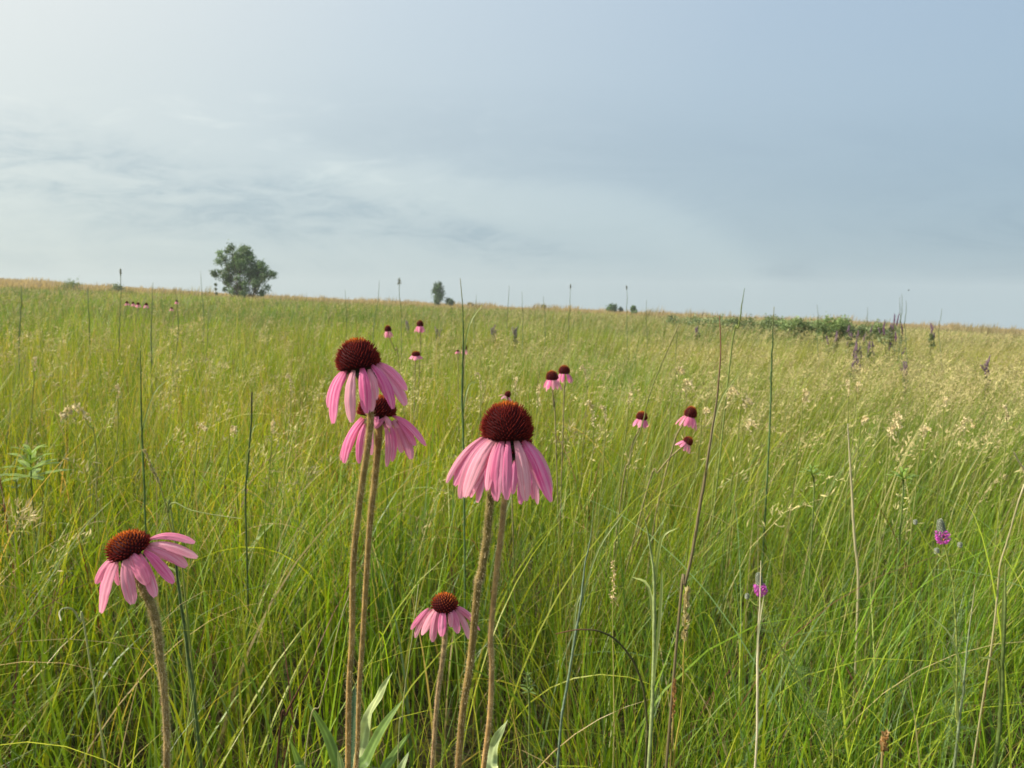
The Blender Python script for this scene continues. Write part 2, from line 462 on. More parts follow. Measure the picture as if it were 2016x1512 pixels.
# C: fountain tussocks of long fine arching blades
n_t = 200
tx, ty, td = wedge(n_t, 0.95, 7.0, 1.5, 46, 1.5)
extra = [P(1690, 1420, 1.35), P(1560, 1330, 1.5), P(1850, 1330, 1.5), P(1950, 1200, 1.7), P(1300, 1100, 2.0), P(330, 1000, 2.0), P(1130, 1400, 1.45), P(480, 1150, 1.6)]
tx = np.concatenate([tx, [p[0] for p in extra]]); ty = np.concatenate([ty, [p[1] for p in extra]])
per = 105
X = np.repeat(tx, per) + rng.normal(0, .035, len(tx) * per); Y = np.repeat(ty, per) + rng.normal(0, .035, len(tx) * per)
n = len(X)
size = np.repeat(rng.uniform(.75, 1.1, len(tx)), per)
L = rng.normal(.52, .10, n).clip(.2, .8) * size
L = cap_height(X, Y, L)
az = rng.uniform(0, 6.283, n)
ct = pick_cols(X, Y, [38, 29, 15, 5, 6, 1, 6]); cr = ct * .82
lx, ly = windlean(X, Y)
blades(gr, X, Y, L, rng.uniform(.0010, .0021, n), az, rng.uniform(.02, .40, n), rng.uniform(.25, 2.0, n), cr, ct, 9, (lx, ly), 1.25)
# wild arching blades, single and long, thrown across the sward
n = 2600
x, y, d = wedge(n, 0.75, 4.5, 1.3, 48, 1.6)
L = cap_height(x, y, rng.uniform(.45, .85, n))
ct = pick_cols(x, y, [18, 34, 6, 12, 18, 4, 14]) * 1.15
blades(gr, x, y, L, rng.uniform(.0016, .0034, n), rng.uniform(0, 6.283, n), rng.uniform(.05, .5, n), rng.uniform(.9, 2.3, n), ct * .8, ct, 12, (.03, 0), 1.5, .7)
# D: mid meadow
n = 190000
x, y, d = wedge(n, 3.2, 11.0, 1.2, 44, 1.6)
keep = rng.random(n) < (0.5 + 0.8 * fnoise(x * 1.4, y * 1.1)); x, y, d = x[keep], y[keep], d[keep]; n = len(x)
L = rng.normal(.46, .08, n).clip(.2, .75) * (0.8 + 0.4 * fnoise(x * .7 + 2, y * .7)) * (.68 + .64 * fnoise(x * 2.3, y * 2.0 + 9))
lx, ly = windlean(x, y)
ct = pick_cols(x, y, [35, 20, 18, 9, 12, 1.5, 9]); cr = ct * .8
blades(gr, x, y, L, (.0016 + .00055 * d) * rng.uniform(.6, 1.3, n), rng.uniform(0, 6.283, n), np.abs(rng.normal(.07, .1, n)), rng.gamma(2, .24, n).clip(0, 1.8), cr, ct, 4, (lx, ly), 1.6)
# E: farther meadow
n = 170000
x, y, d = wedge(n, 10.0, 46.0, 1.0, 43, 2.0)
L = rng.normal(.48, .08, n).clip(.2, .75) * (0.75 + 0.5 * fnoise(x * .22 + 2, y * .16))
ct = pick_cols(x, y, [28, 13, 24, 14, 17, 2.5, 8]); cr = ct * .75
f = fnoise(x * .16 + 30, y * .10 + 4)[:, None]
dull = np.array([.16, .20, .075]); ct = ct * (1 - .35) + dull * .35 * (0.7 + .8 * f); ct = ct * (.62 + .8 * fnoise(x * .45 + 8, y * .16 + 3)[:, None])
lx, ly = windlean(x, y)
blades(gr, x, y, L, (.0008 * d) * rng.uniform(.7, 1.6, n), rng.uniform(0, 6.283, n), np.abs(rng.normal(.05, .1, n)), rng.gamma(2, .2, n).clip(0, 1.5), cr, ct, 3, (lx, ly), 1.6, 1.2)
# F: far slope up to the crest, dry and tan beyond sixty metres
n = 175000
x, y, d = wedge(n, 42.0, CREST + 22, 1.0, 50, 3.0)
L = rng.normal(.46, .07, n).clip(.2, .7) * (0.55 + .9 * fnoise(x * .22, y * .05)) + .5 * (fnoise(x * .5 + 3, y * .3) > .74)
tan = np.array([.37, .285, .15]); grn = np.array([.17, .19, .07])
k = np.clip((d - 46) / 22 + (fnoise(x * .07 + 9, y * .05) - .5) * 2.2, 0, 1)[:, None]
ct = (grn * (1 - k) + tan * k) * rng.uniform(.7, 1.25, (n, 1)); cr = ct * .85
blades(gr, x, y, L, (.0010 * d) * rng.uniform(.7, 1.5, n), rng.uniform(0, 6.283, n), np.abs(rng.normal(.05, .1, n)), rng.gamma(2, .15, n).clip(0, 1.2), cr, ct, 2, (0.1, 0), 1.5, 1.2)
tag(gr.build('grass', M_grass), 'green and straw prairie grass covering the whole meadow', 'grass', kind='stuff')

# ---- seeding grass stalks: stalk with a nodding panicle, thousands of them in the meadow
STRAW = np.array([.50, .41, .21])
def panicle_mass(g, x, y, H, sc, nod, az, ns, col):
    """x,y base; H stalk height; sc spikelet scale; nod bend at the top; ns spikelets per head"""
    n = len(x)
    w = .0011 * sc
    cs = col * np.array([.62, .72, .40])
    lx, ly = windlean(x, y)
    segs = 6
    blades(g, x, y, H, w, az, np.full(n, .03), nod, cs, col * .95, segs, (lx, ly), 3.2, .3, wprof=6)
    # positions on the same curve
    u = rng.random((n, ns)) ** .8
    s = 1 - u * (.085 * sc[:, None] ** .3 + .05) / H[:, None]
    S = np.linspace(0, 1, 25)
    th = .03 + nod[:, None] * S[None] ** 3.2
    thm = .5 * (th[:, 1:] + th[:, :-1]); dsl = H[:, None] / 24
    hh = np.concatenate([np.zeros((n, 1)), np.cumsum(np.sin(thm) * dsl, 1)], 1); vv = np.concatenate([np.zeros((n, 1)), np.cumsum(np.cos(thm) * dsl, 1)], 1)
    fi = s * 24; i0 = np.clip(fi.astype(int), 0, 23); fr = fi - i0; r = np.arange(n)[:, None]
    h = hh[r, i0] * (1 - fr) + hh[r, i0 + 1] * fr; v = vv[r, i0] * (1 - fr) + vv[r, i0 + 1] * fr
    px = x[:, None] + h * np.cos(az)[:, None] + np.asarray(lx)[:, None] * v * s; py = y[:, None] + h * np.sin(az)[:, None]
    pz = gz(x, y)[:, None] + v
    c = np.stack([px, py, pz], -1)
    spread = (.004 + .020 * u)[..., None] * np.minimum(sc, 2.2)[:, None, None] ** .5
    off = rng.normal(0, 1, (n, ns, 3)) * spread * np.array([.8, .8, .55])
    off[..., 2] -= np.abs(off[..., 0]) * .5
    c = c + off
    dirn = nrm(rng.normal(0, .5, (n, ns, 3)) + np.array([.5, 0, 1.0]) + nrm(off) * .8)
    side = nrm(np.cross(dirn, rng.normal(0, 1, (n, ns, 3))))
    ln = (.0060 * sc)[:, None, None] * rng.uniform(.7, 1.4, (n, ns, 1)); wd = (.0011 * sc)[:, None, None] * rng.uniform(.7, 1.3, (n, ns, 1))
    V = np.stack([c - dirn * ln, c + side * wd, c + dirn * ln, c - side * wd], 2).reshape(-1, 3)
    q = np.arange(len(V)).reshape(-1, 4)
    C = np.repeat((col[:, None] * rng.uniform(.75, 1.25, (n, ns, 1))).reshape(-1, 3), 4, 0)
    g.add(V, q, c=C)

def scatter_heads(g, n, d0, d1, power, ns, dense, big=1.0):
    x, y, d = wedge(n, d0, d1, power, 43, 1.2)
    az_ = np.arctan2(x, y)
    f = fnoise(x * .9 + 17, y * .6 + 2) * .5 + .5 * fnoise(x * .16 + 7, y * .12 + 2)
    keep = rng.random(n) < np.clip(dense * (0.30 + 1.5 * (f - .25) + .75 * np.clip(az_ / .6, -.25, 1) * np.clip(d / 4, .4, 1)) * .62, .03, 1)
    x, y, d = x[keep], y[keep], d[keep]; n = len(x)
    H = rng.normal(.62, .055, n).clip(.45, .80)
    sc = np.maximum(1.0, d / 3.2) ** .8 * rng.uniform(.8, 1.2, n) * big
    nod = rng.uniform(.4, 2.3, n)
    az = rng.normal(0.1, .9, n)
    col = (STRAW * rng.uniform(.65, 1.2, (n, 1))) * (1 - .25 * rng.random((n, 1)) * np.array([.6, .1, .6]))
    panicle_mass(g, x, y, H, sc, nod, az, ns, col * (1.2 if big > 1 else 1.0))
gh = G()
scatter_heads(gh, 300, 1.5, 3.0, 1.2, 44, 1.1, 1.2)
scatter_heads(gh, 2000, 2.6, 6.5, 1.1, 36, 1.3, 1.15)
scatter_heads(gh, 4200, 3.6, 9.0, 1.1, 18, 1.2)
scatter_heads(gh, 14000, 8.0, 42.0, 1.0, 9, 1.2)
tag(gh.build('seeding_grass', M_straw), 'pale straw seed heads of the meadow grass, a mass beyond counting', 'seeding grass', kind='stuff')

# ------------------------------------------------------------------ coneflowers
def spine_cone(base, axis, Rr, H, n=430, seed=0, orange=0.5, detail=True):
    """domed cone of stiff bracts; Rr and H are the outer radius and height with the bracts on"""
    r = np.random.default_rng(seed)
    axis = nrm(axis); a = nrm(np.cross(axis, [0.2, 1, 0.1])); b = np.cross(axis, a)
    sl = Rr * .17
    Ri, Hi = Rr - sl * .62, H / 1.26 - sl * .75
    g = G()
    # core dome
    nu, nvv = 18, 12
    th = np.linspace(0.02, R(112), nvv)
    ph = np.linspace(0, 2 * np.pi, nu, endpoint=False)
    TH, PH = np.meshgrid(th, ph, indexing='ij')
    zc = Hi * .34
    def surf(TH, PH, k=1.0):
        rad = Ri * k * np.sin(TH) ** 1.0 * (1 - .10 * np.clip(np.cos(TH), 0, 1)); zz = zc + Hi * k * np.cos(TH)
        return base + (rad * np.cos(PH))[..., None] * a + (rad * np.sin(PH))[..., None] * b + zz[..., None] * axis
    v = surf(TH, PH).reshape(-1, 3)
    i = np.arange(nvv - 1)[:, None] * nu; j = np.arange(nu)[None]; k2 = (j + 1) % nu
    q = np.stack([i + j, i + nu + j, i + nu + k2, i + k2], -1).reshape(-1, 4)
    t = np.array([[0, m_, (m_ + 1) % nu] for m_ in range(1, nu - 1)])
    bot = len(v); v = np.vstack([v, [base + axis * (zc + Hi * math.cos(R(112)))]])
    t2 = np.array([[bot, (nvv - 1) * nu + (m_ + 1) % nu, (nvv - 1) * nu + m_] for m_ in range(nu)])
    g.add(v, q, np.vstack([t, t2]), c=(0.045, .006, .008))
    # bracts on a golden-angle spiral
    k = np.arange(n) + .5
    thk = np.arccos(1 - k / n * (1 - math.cos(R(110)))); phk = k * 2.399963
    thk = thk + r.normal(0, .012, n)
    c0 = surf(thk, phk, .96)
    nn = nrm((Ri * np.sin(thk) / Ri ** 2 * np.cos(phk))[:, None] * a + (Ri * np.sin(thk) / Ri ** 2 * np.sin(phk))[:, None] * b + (Hi * np.cos(thk) / Hi ** 2)[:, None] * axis)
    up = .62 * np.sin(thk)[:, None]
    dr = nrm(nn + axis * up + r.normal(0, .07, (n, 3)))
    ln = sl * 1.45 * r.uniform(.75, 1.2, n) * (0.72 + .35 * np.sin(thk))
    rw = Rr * .031 * math.sqrt(430 / n) * np.ones(n)
    e1 = nrm(np.cross(dr, axis + [.01, .02, .03])); e2 = np.cross(dr, e1)
    rings = []; cols = []
    apex = np.clip((np.cos(thk) - (1 - orange)) / max(orange, .05), 0, 1)[:, None] * r.uniform(.55, 1.1, (n, 1))
    dk = np.array([.040, .004, .006]); md = np.array([.25, .026, .020]); og = np.array([.80, .22, .022]); tp = np.array([.17, .020, .016])
    cm = md * (1 - apex) + og * apex; ctp = tp * (1 - apex * .5) + og * .5 * apex
    blk = (r.random((n, 1)) < .12)
    ctp = np.where(blk, np.array([.02, .004, .004]), ctp * r.uniform(.6, 1.5, (n, 1)))
    for s_, wv, cc in ((0, 1.0, np.tile(dk, (n, 1)) * (1 + 3 * apex)), (.55, .85, cm), (1.0, .16, ctp)):
        cen = c0 + dr * (ln * s_)[:, None]
        for ang in range(4):
            rings.append(cen + (e1 * math.cos(ang * math.pi / 2) + e2 * math.sin(ang * math.pi / 2)) * (rw * wv)[:, None]); cols.append(cc)
    V = np.stack(rings, 1); C = np.stack(cols, 1)
    bq = (np.arange(n) * 12)[:, None]
    qs = []
    for lv in (0, 4):
        for m_ in range(4):
            qs.append(np.concatenate([bq + lv + m_, bq + lv + (m_ + 1) % 4, bq + lv + 4 + (m_ + 1) % 4, bq + lv + 4 + m_], 1))
    qs.append(np.concatenate([bq + 8, bq + 9, bq + 10, bq + 11], 1))
    g.add(V.reshape(-1, 3), np.concatenate(qs), c=C.reshape(-1, 3))
    return g

def petal_mesh(p0, p1, outward, width, rnd, bulge=.12, curl=0.0, ns=12, nc=9, face=None):
    """one ray: from the claw p0 to the tip p1, bowed outwards, grooved, notched at the tip"""
    p0 = np.asarray(p0, float); p1 = np.asarray(p1, float)
    Lp = np.linalg.norm(p1 - p0)
    s = np.linspace(0, 1, ns + 1)
    o = np.asarray(outward, float); d = nrm(p1 - p0); o = nrm(o - d * np.dot(o, d))
    cen = p0 + (p1 - p0) * s[:, None] + o * (bulge * Lp * (4 * s * (1 - s)) ** 1.0 * (1 - .35 * s) + curl * Lp * s ** 4)[:, None]
    T = nrm(np.gradient(cen, axis=0)); fo = o if face is None else nrm(face); N = nrm(fo - T * (T @ fo)[:, None]); S = np.cross(T, N)
    r = np.random.default_rng(int(rnd * 1e6) + 1)
    wp = np.interp(s, [0, .08, .3, .6, .85, .95, 1], [.34, .50, .86, 1.0, .84, .62, .42])
    tw = r.uniform(-.35, .35)
    ca, sa = np.cos(tw * s)[:, None], np.sin(tw * s)[:, None]
    S, N = S * ca + N * sa, N * ca - S * sa
    u = np.linspace(-1, 1, nc)
    cup = r.uniform(.12, .36); groove = .085
    prof = -cup * u ** 2 + groove * np.cos(u * np.pi * 2.5)
    V = np.zeros((ns + 1, nc, 3)); C = np.zeros((ns + 1, nc, 3))
    notch = np.array([-.9, -.35, .15, -.45, .1, -.5, .2, -.3, -.9])[:nc] * r.uniform(.5, 1.2) + r.normal(0, .15, nc)
    wav = r.normal(0, .035, (ns + 1, 1)) * np.sign(u)[None]
    for i in range(ns + 1):
        hw = width * .5 * wp[i]
        V[i] = cen[i] + np.outer(u * hw, S[i]) + np.outer((prof * hw * (1 - .3 * s[i]) + (wav[i] * hw)), N[i])
        if i >= ns - 1: V[i] += np.outer(notch * .036 * Lp * (1 if i == ns else .45), T[i])
        C[i, :, 0] = s[i]; C[i, :, 1] = u * .5 + .5; C[i, :, 2] = rnd
    j = np.arange(ns)[:, None] * nc; k = np.arange(nc - 1)[None]
    q = np.stack([j + k, j + k + 1, j + nc + k + 1, j + nc + k], -1).reshape(-1, 4)
    g = G(); g.add(V.reshape(-1, 3), q, c=C.reshape(-1, 3)); return g

def hairy_stem(g, path, rad, c_lo, c_hi, hairs=900, hl=.0010, sides=8, seed=1, blotch=.25):
    r = np.random.default_rng(seed)
    n = len(path); t = np.linspace(0, 1, n)[:, None]
    col = (np.array(c_hi) * (1 - t) + np.array(c_lo) * t)
    col = col * (1 + blotch * (vnoise(np.linspace(0, 30, n) + seed, np.zeros(n)) - .5))[:, None]
    T, A, B = tube(g, path, rad, col, sides)
    if hairs:
        i = r.integers(0, n - 1, hairs); f = r.random(hairs)[:, None]
        c = path[i] * (1 - f) + path[i + 1] * f
        rr = (np.broadcast_to(rad, (n,))[i])[:, None]
        an = r.uniform(0, 6.283, hairs)[:, None]
        o = nrm(A[i] * np.cos(an) + B[i] * np.sin(an))
        h = nrm(o + r.normal(0, .25, (hairs, 3)))
        b0 = c + o * rr * .85; tip = c + o * rr + h * (hl * r.uniform(.5, 1.4, (hairs, 1)))
        sd_ = nrm(np.cross(h, T[i])) * .00011
        sd2 = T[i] * .00011
        V = np.stack([b0 - sd_, b0 + sd_, tip, b0 - sd2, b0 + sd2, tip], 1).reshape(-1, 3)
        g.add(V, t=np.arange(len(V)).reshape(-1, 3), c=np.array([.66, .56, .34]))

def ground_at(p):
    return float(gz(p[0], p[1]))

def leaf_mesh(pts, w, c1, c2, seed=0, wave=.15, fold=.25, up=None, ns=20):
    """lance-shaped leaf along a 3-D path; w width at the middle"""
    r = np.random.default_rng(seed)
    cen = smooth_path(pts, ns + 1); T = nrm(np.gradient(cen, axis=0))
    upv = np.array(up if up is not None else (0, -.6, .8), float)
    S = nrm(np.cross(T, upv)); N = np.cross(S, T)
    s = np.linspace(0, 1, ns + 1); wp = np.interp(s, [0, .15, .45, .75, .92, 1], [.35, .62, 1, .78, .36, .03])
    u = np.linspace(-1, 1, 7)
    ph = r.uniform(0, 6, 2)
    V = []; C = []
    for i in range(ns + 1):
        hw = w * .5 * wp[i]
        off = fold * np.abs(u) * hw + wave * hw * (np.sin(s[i] * 22 + ph[0]) * np.clip(u, 0, 1) + np.sin(s[i] * 19 + ph[1]) * np.clip(-u, 0, 1))
        V.append(cen[i] + np.outer(u * hw, S[i]) + np.outer(off, N[i]))
        vein_lit_rim = np.exp(-(u / .12) ** 2)[:, None] * .7 + np.exp(-((np.abs(u) - 1) / .08) ** 2)[:, None] * .6 + np.exp(-((np.abs(u) - .55) / .10) ** 2)[:, None] * .22  # paler veins; margins brightened in the colour as if catching the sun
        C.append((np.array(c1) * (1 - s[i]) + np.array(c2) * s[i]) * (1 + vein_lit_rim))
    j = np.arange(ns)[:, None] * 7; k = np.arange(6)[None]
    q = np.stack([j + k, j + k + 1, j + 7 + k + 1, j + 7 + k], -1).reshape(-1, 4)
    g = G(); g.add(np.concatenate(V), q, c=np.concatenate(C)); return g

def hero(label, basepx, toppx, Rpx, depth, petals, stempx, stemw, dend, name='coneflower', orange=.5, lean=0.0,
         grounddy=.22, seed=1, c_lo=(.42, .25, .085), c_hi=(.34, .26, .10), leaves=(), nsp=430, hl=.0011, mirror=True, bulge=.10):
    """stempx: list of px points from the head down; stemw px widths at both ends; dend depth at its last point"""
    base = P(*basepx, depth); top = P(*toppx, depth)
    fwd = CMn[:3, :3] @ np.array([0, 0, -1.0]); rgt = CMn[:3, :3] @ np.array([1.0, 0, 0])
    Hh = np.linalg.norm(top - base); axis = nrm(nrm(top - base) - fwd * lean)
    Rr = Rpx / F * depth
    # stem
    m = len(stempx)
    seg = np.cumsum([0] + [math.hypot(stempx[i + 1][0] - stempx[i][0], stempx[i + 1][1] - stempx[i][1]) for i in range(m - 1)])
    tt = seg / seg[-1]
    dps = depth + (dend - depth) * tt
    pts = [base - axis * Rr * .15] + [P(sx, sy, dd) for (sx, sy), dd in zip(stempx, dps)]
    last = pts[-1]; dirl = nrm(pts[-1] - pts[-2])
    fall = last[2]
    foot = np.array([last[0] + dirl[0] * fall * .35, last[1] + grounddy, 0]); foot[2] = ground_at(foot) - .01
    path = smooth_path(pts, 80)
    tl = nrm(path[-1] - path[-3]); hh_ = np.linalg.norm(foot - last); m1 = tl * hh_ * 1.1; m2 = nrm(np.array([tl[0] * .3, .15, -1])) * hh_
    uu = np.linspace(0, 1, 31)[1:, None]
    path = np.vstack([path, (2 * uu ** 3 - 3 * uu ** 2 + 1) * last + (uu ** 3 - 2 * uu ** 2 + uu) * m1 + (-2 * uu ** 3 + 3 * uu ** 2) * foot + (uu ** 3 - uu ** 2) * m2])
    dd_ = np.array([depth_px(p)[2] for p in path])
    ppy = np.linspace(0, 1, 110)
    r0 = stemw[0] / F * depth / 2 * .88; r1 = stemw[1] / F * dend / 2 * .88
    rad = np.interp(ppy, [0, .04, .65, 1], [r0 * 1.1, r0, r1, r1 * 1.05])
    th = thing(name, label, 'coneflower', foot, 'pink coneflowers in the meadow')
    g = G(); hairy_stem(g, path, rad, c_lo, c_hi, 4600, hl * 1.25, 10, seed)
    g.build('stem', M_stem, th, foot, True)
    # calyx: green-black cup of pointed bracts under the cone
    g = G(); rr_ = np.random.default_rng(seed)
    for k in range(16):
        an = k / 16 * 6.283; o = math.cos(an) * rgt + math.sin(an) * fwd
        c0 = base - axis * Rr * .22; e = c0 + o * Rr * .62 - axis * Rr * .10
        ss = nrm(np.cross(axis, o)) * Rr * .11
        g.add([c0 - ss, c0 + ss, e + ss * .9 + axis * Rr * .12, e - ss * .9 + axis * Rr * .12, e + o * Rr * .14 - axis * Rr * .18], [[0, 1, 2, 3]], [[3, 2, 4]], (.055, .065, .030))
    pr = np.linspace(0, 1, 6)
    tube(g, [base - axis * Rr * (.42 - .40 * q_) for q_ in pr], r0 + (Rr * .62 - r0) * pr ** 1.5, (.05, .06, .028), 12)
    g.build('calyx', M_stem, th, foot)
    spine_cone(base, axis, Rr * .95, Hh, nsp, seed, orange).build('flower_cone', M_cone, th, foot)
    # rays
    r = np.random.default_rng(seed + 50)
    inv = np.linalg.inv(CMn)
    jobs = []
    for k, pt in enumerate(petals):
        bx, by, txx, tyy, wpx = pt[:5]; back = len(pt) > 5 and pt[5] == 'b'
        dx = (bx - basepx[0]) / F * depth
        rim = Rr * .72
        dz = math.sqrt(max(rim ** 2 - min(abs(dx), rim) ** 2, (rim * .12) ** 2))
        sgn = 1 if back else -1
        db = depth + sgn * dz * .95; dt = depth + sgn * dz * (1.25 + .25 * r.random())
        jobs.append((bx, by, txx, tyy, wpx, db, dt))
        if mirror and not back and k % 3 == 0:
            jobs.append((bx * .5 + .5 * basepx[0], by, txx * .8 + bx * .2, tyy * .85 + by * .15, wpx * .8, depth + dz * .9, depth + dz * 1.3))
    for bx, by, txx, tyy, wpx, db, dt in jobs:
        p0 = P(bx, by - 3, db); p1 = P(txx, tyy, dt)
        ow = (p0 + p1) / 2 - (base - axis * Rr)
        ow = nrm(ow - axis * np.dot(ow, axis)) + axis * .25
        petal_mesh(p0, p1, ow, wpx / F * depth * 1.03, float(r.random()), bulge * r.uniform(.6, 1.3), r.uniform(-.04, .04),
                   face=nrm(ow) * .45 - fwd * (.9 if db < depth else -.9)).build('petal', M_petal, th, foot, True)
    for k, (lp, wpx, c1, c2, wave) in enumerate(leaves):
        pts3 = [P(a_, b_, c_) for a_, b_, c_ in lp]
        # down to the crown of the plant
        root = np.array([foot[0], foot[1], foot[2] + .01])
        pts3 = [root, root * .45 + pts3[0] * .55 + np.array([0, 0, .015])] + pts3
        leaf_mesh(pts3, wpx * .88 / F * lp[0][2], c1, c2, k + seed, wave).build('leaf', M_leaf, th, foot, True)
    return th

zA = lambda x, y: (620 + x / 5.4, 650 + y / 5.4)
zC = lambda x, y: (860 + x / 6.048, 760 + y / 6.048)
zE = lambda x, y: (x / 2.88, 820 + y / 2.88)
zF = lambda x, y: (560 + x / 3.733, 1120 + y / 3.733)
def tr(fn, k, rows):
    out = []
    for row in rows:
        a = fn(row[0], row[1]); b = fn(row[2], row[3])
        out.append((a[0], a[1], b[0], b[1], row[4] / k) + tuple(row[5:]))
    return out

GL = (.11, .18, .048); GLt = (.155, .24, .065); PALE = (.42, .48, .22)
rosette = [
    ([(668, 1540, .80), (662, 1500, .80), (640, 1440, .80), (602, 1378, .79)], 27, GL, GLt, .12),
    ([(706, 1540, .78), (712, 1470, .78), (728, 1405, .78), (750, 1362, .77), (773, 1323, .77)], 27, PALE, (.36, .42, .2), .7),  # folded leaf: the sunlight on it is put into its pale colour
    ([(708, 1540, .76), (722, 1495, .76), (755, 1430, .75), (792, 1379, .75)], 30, GL, GLt, .10),
    ([(690, 1560, .86), (696, 1450, .87), (699, 1345, .88)], 34, (.06, .11, .06), (.08, .13, .07), .08),
    ([(600, 1540, .74), (588, 1500, .74), (571, 1458, .73)], 22, GL, GLt, .10),
]
ros2 = [
    ([(752, 1550, .76), (775, 1490, .76), (812, 1437, .75)], 26, GL, GLt, .12),
    ([(780, 1560, .74), (790, 1515, .74), (805, 1480, .74)], 24, PALE, (.26, .32, .17), .3),
    ([(676, 1560, .78), (672, 1510, .78), (664, 1475, .77)], 20, PALE, (.22, .29, .15), .15),
]
hero('tall hairy-stemmed pink coneflower, dark cone highest of the near blooms, petals swept right', zA(470, 405), zA(425, 88), 44.5, .42,
     tr(zA, 5.4, [(300, 445, 140, 825, 105), (330, 440, 200, 1000, 125), (410, 440, 385, 985, 125), (575, 430, 605, 868, 90), (500, 410, 545, 888, 130),
                  (590, 450, 655, 740, 62), (600, 385, 845, 830, 105), (680, 365, 975, 640, 85), (640, 375, 980, 790, 115)]),
     [(716, 760), (729, 815), (725, 870), (713, 950), (703, 1030), (695, 1120), (693, 1254), (687, 1361), (685, 1508)], (15.5, 12), .53, orange=.26, seed=3, leaves=rosette, grounddy=.25)
hero('crumple-petalled pink coneflower half hidden behind the tallest hairy-stemmed bloom', zA(655, 905), zA(668, 690), 38.5, .48,
     tr(zA, 5.4, [(500, 940, 265, 1380, 70), (520, 960, 310, 1420, 100), (505, 985, 330, 1320, 115), (540, 1000, 478, 1420, 75), (600, 1000, 600, 1330, 60),
                  (660, 900, 640, 1010, 60), (740, 945, 632, 1040, 62), (735, 925, 800, 1042, 58), (745, 1000, 762, 1455, 62), (790, 1000, 828, 1395, 66),
                  (840, 1000, 918, 1305, 85), (860, 990, 1030, 1370, 115), (880, 970, 1062, 1235, 75), (820, 925, 1172, 1240, 72), (830, 975, 890, 1040, 70)]),
     [(746, 845), (742, 900), (736, 960), (729, 1020), (722, 1120), (714, 1254), (707, 1361), (704, 1468), (700, 1512)], (16, 9.5), .58, orange=.22, seed=7, leaves=ros2, grounddy=.2)
hero('largest pink coneflower with a tall domed maroon cone in front of its twin', zC(838, 625), zC(830, 185), 53, .40,
     tr(zC, 6.048, [(560, 620, 100, 1140, 80), (600, 620, 225, 1200, 135), (650, 630, 250, 1330, 125), (690, 640, 335, 1330, 155), (700, 700, 600, 1255, 80, 'b'),
                    (720, 680, 610, 1250, 95), (780, 660, 695, 1370, 150), (850, 660, 835, 1360, 115), (940, 660, 1065, 1370, 150),
                    (1030, 670, 1350, 1385, 165), (1080, 690, 1375, 1290, 120), (1020, 720, 1270, 1205, 95)]),
     [(985, 900), (966, 980), (958, 1060), (947, 1130), (940, 1160), (927, 1294), (911, 1401), (902, 1508)], (19, 15), .50, orange=.20, seed=12, nsp=620, c_hi=(.20, .18, .07), c_lo=(.34, .20, .07), grounddy=.27)
hero('paler pink coneflower directly behind the largest bloom, mostly hidden by it', (1007, 890), (1006, 835), 42, .48,
     tr(zC, 6.048, [(680, 850, 375, 1310, 90), (690, 900, 405, 1330, 100), (660, 1000, 475, 1385, 110), (860, 1000, 800, 1300, 90), (930, 900, 905, 1290, 90),
                    (990, 1000, 990, 1412, 85), (1090, 950, 1182, 1412, 85), (1050, 950, 1100, 1200, 90)]),
     [(1000, 930), (993, 985), (988, 1040), (978, 1120), (966, 1250), (968, 1307), (965, 1401), (954, 1495)], (12.5, 12), .56, orange=.3, seed=15, grounddy=.2, c_hi=(.46, .33, .15), c_lo=(.46, .27, .10),
     leaves=[([(968, 1560, .62), (968, 1500, .62), (978, 1455, .62), (1000, 1417, .61)], 27, PALE, (.30, .37, .19), .9)])
hero('pink coneflower with a tilted orange-topped cone and petals flung right, leaning left', zE(742, 768), zE(703, 652), 43, .44,
     tr(zE, 2.88, [(650, 805, 545, 950, 50), (640, 815, 562, 1090, 60), (665, 815, 575, 1115, 88), (668, 850, 674, 958, 28, 'b'), (715, 800, 757, 1065, 76),
                   (790, 790, 880, 1025, 62), (740, 785, 832, 952, 84), (815, 770, 982, 950, 60), (850, 735, 1118, 805, 52), (835, 745, 1060, 855, 62), (850, 705, 1105, 714, 42)]),
     [(262, 1105), (279, 1150), (299, 1195), (309, 1237), (314, 1289), (321, 1341), (326, 1400), (328, 1450), (328, 1512)], (22, 12.5), .52, orange=.85, nsp=240, seed=21, lean=.25, c_hi=(.27, .24, .10), c_lo=(.44, .27, .11), hl=.0016, grounddy=.2)
hero('small neat pink coneflower standing lowest among the tall hairy stems', zF(1175, 288), zF(1185, 174), 27.5, .60,
     tr(zF, 3.733, [(1060, 300, 928, 445, 36), (1080, 310, 955, 505, 42), (1100, 310, 990, 440, 38), (1110, 310, 1012, 487, 52), (1125, 310, 1085, 540, 58), (1165, 305, 1155, 497, 64),
                    (1215, 310, 1225, 430, 40), (1225, 300, 1277, 475, 62), (1250, 300, 1362, 510, 48), (1260, 285, 1400, 392, 46), (1275, 300, 1440, 450, 40, 'b')]),
     [(877, 1215), (876, 1246), (872, 1294), (861, 1374), (852, 1495)], (10, 9), .66, orange=.85, nsp=170, seed=27, lean=.18, c_hi=(.36, .29, .16), c_lo=(.40, .24, .12), grounddy=.12, bulge=.07)

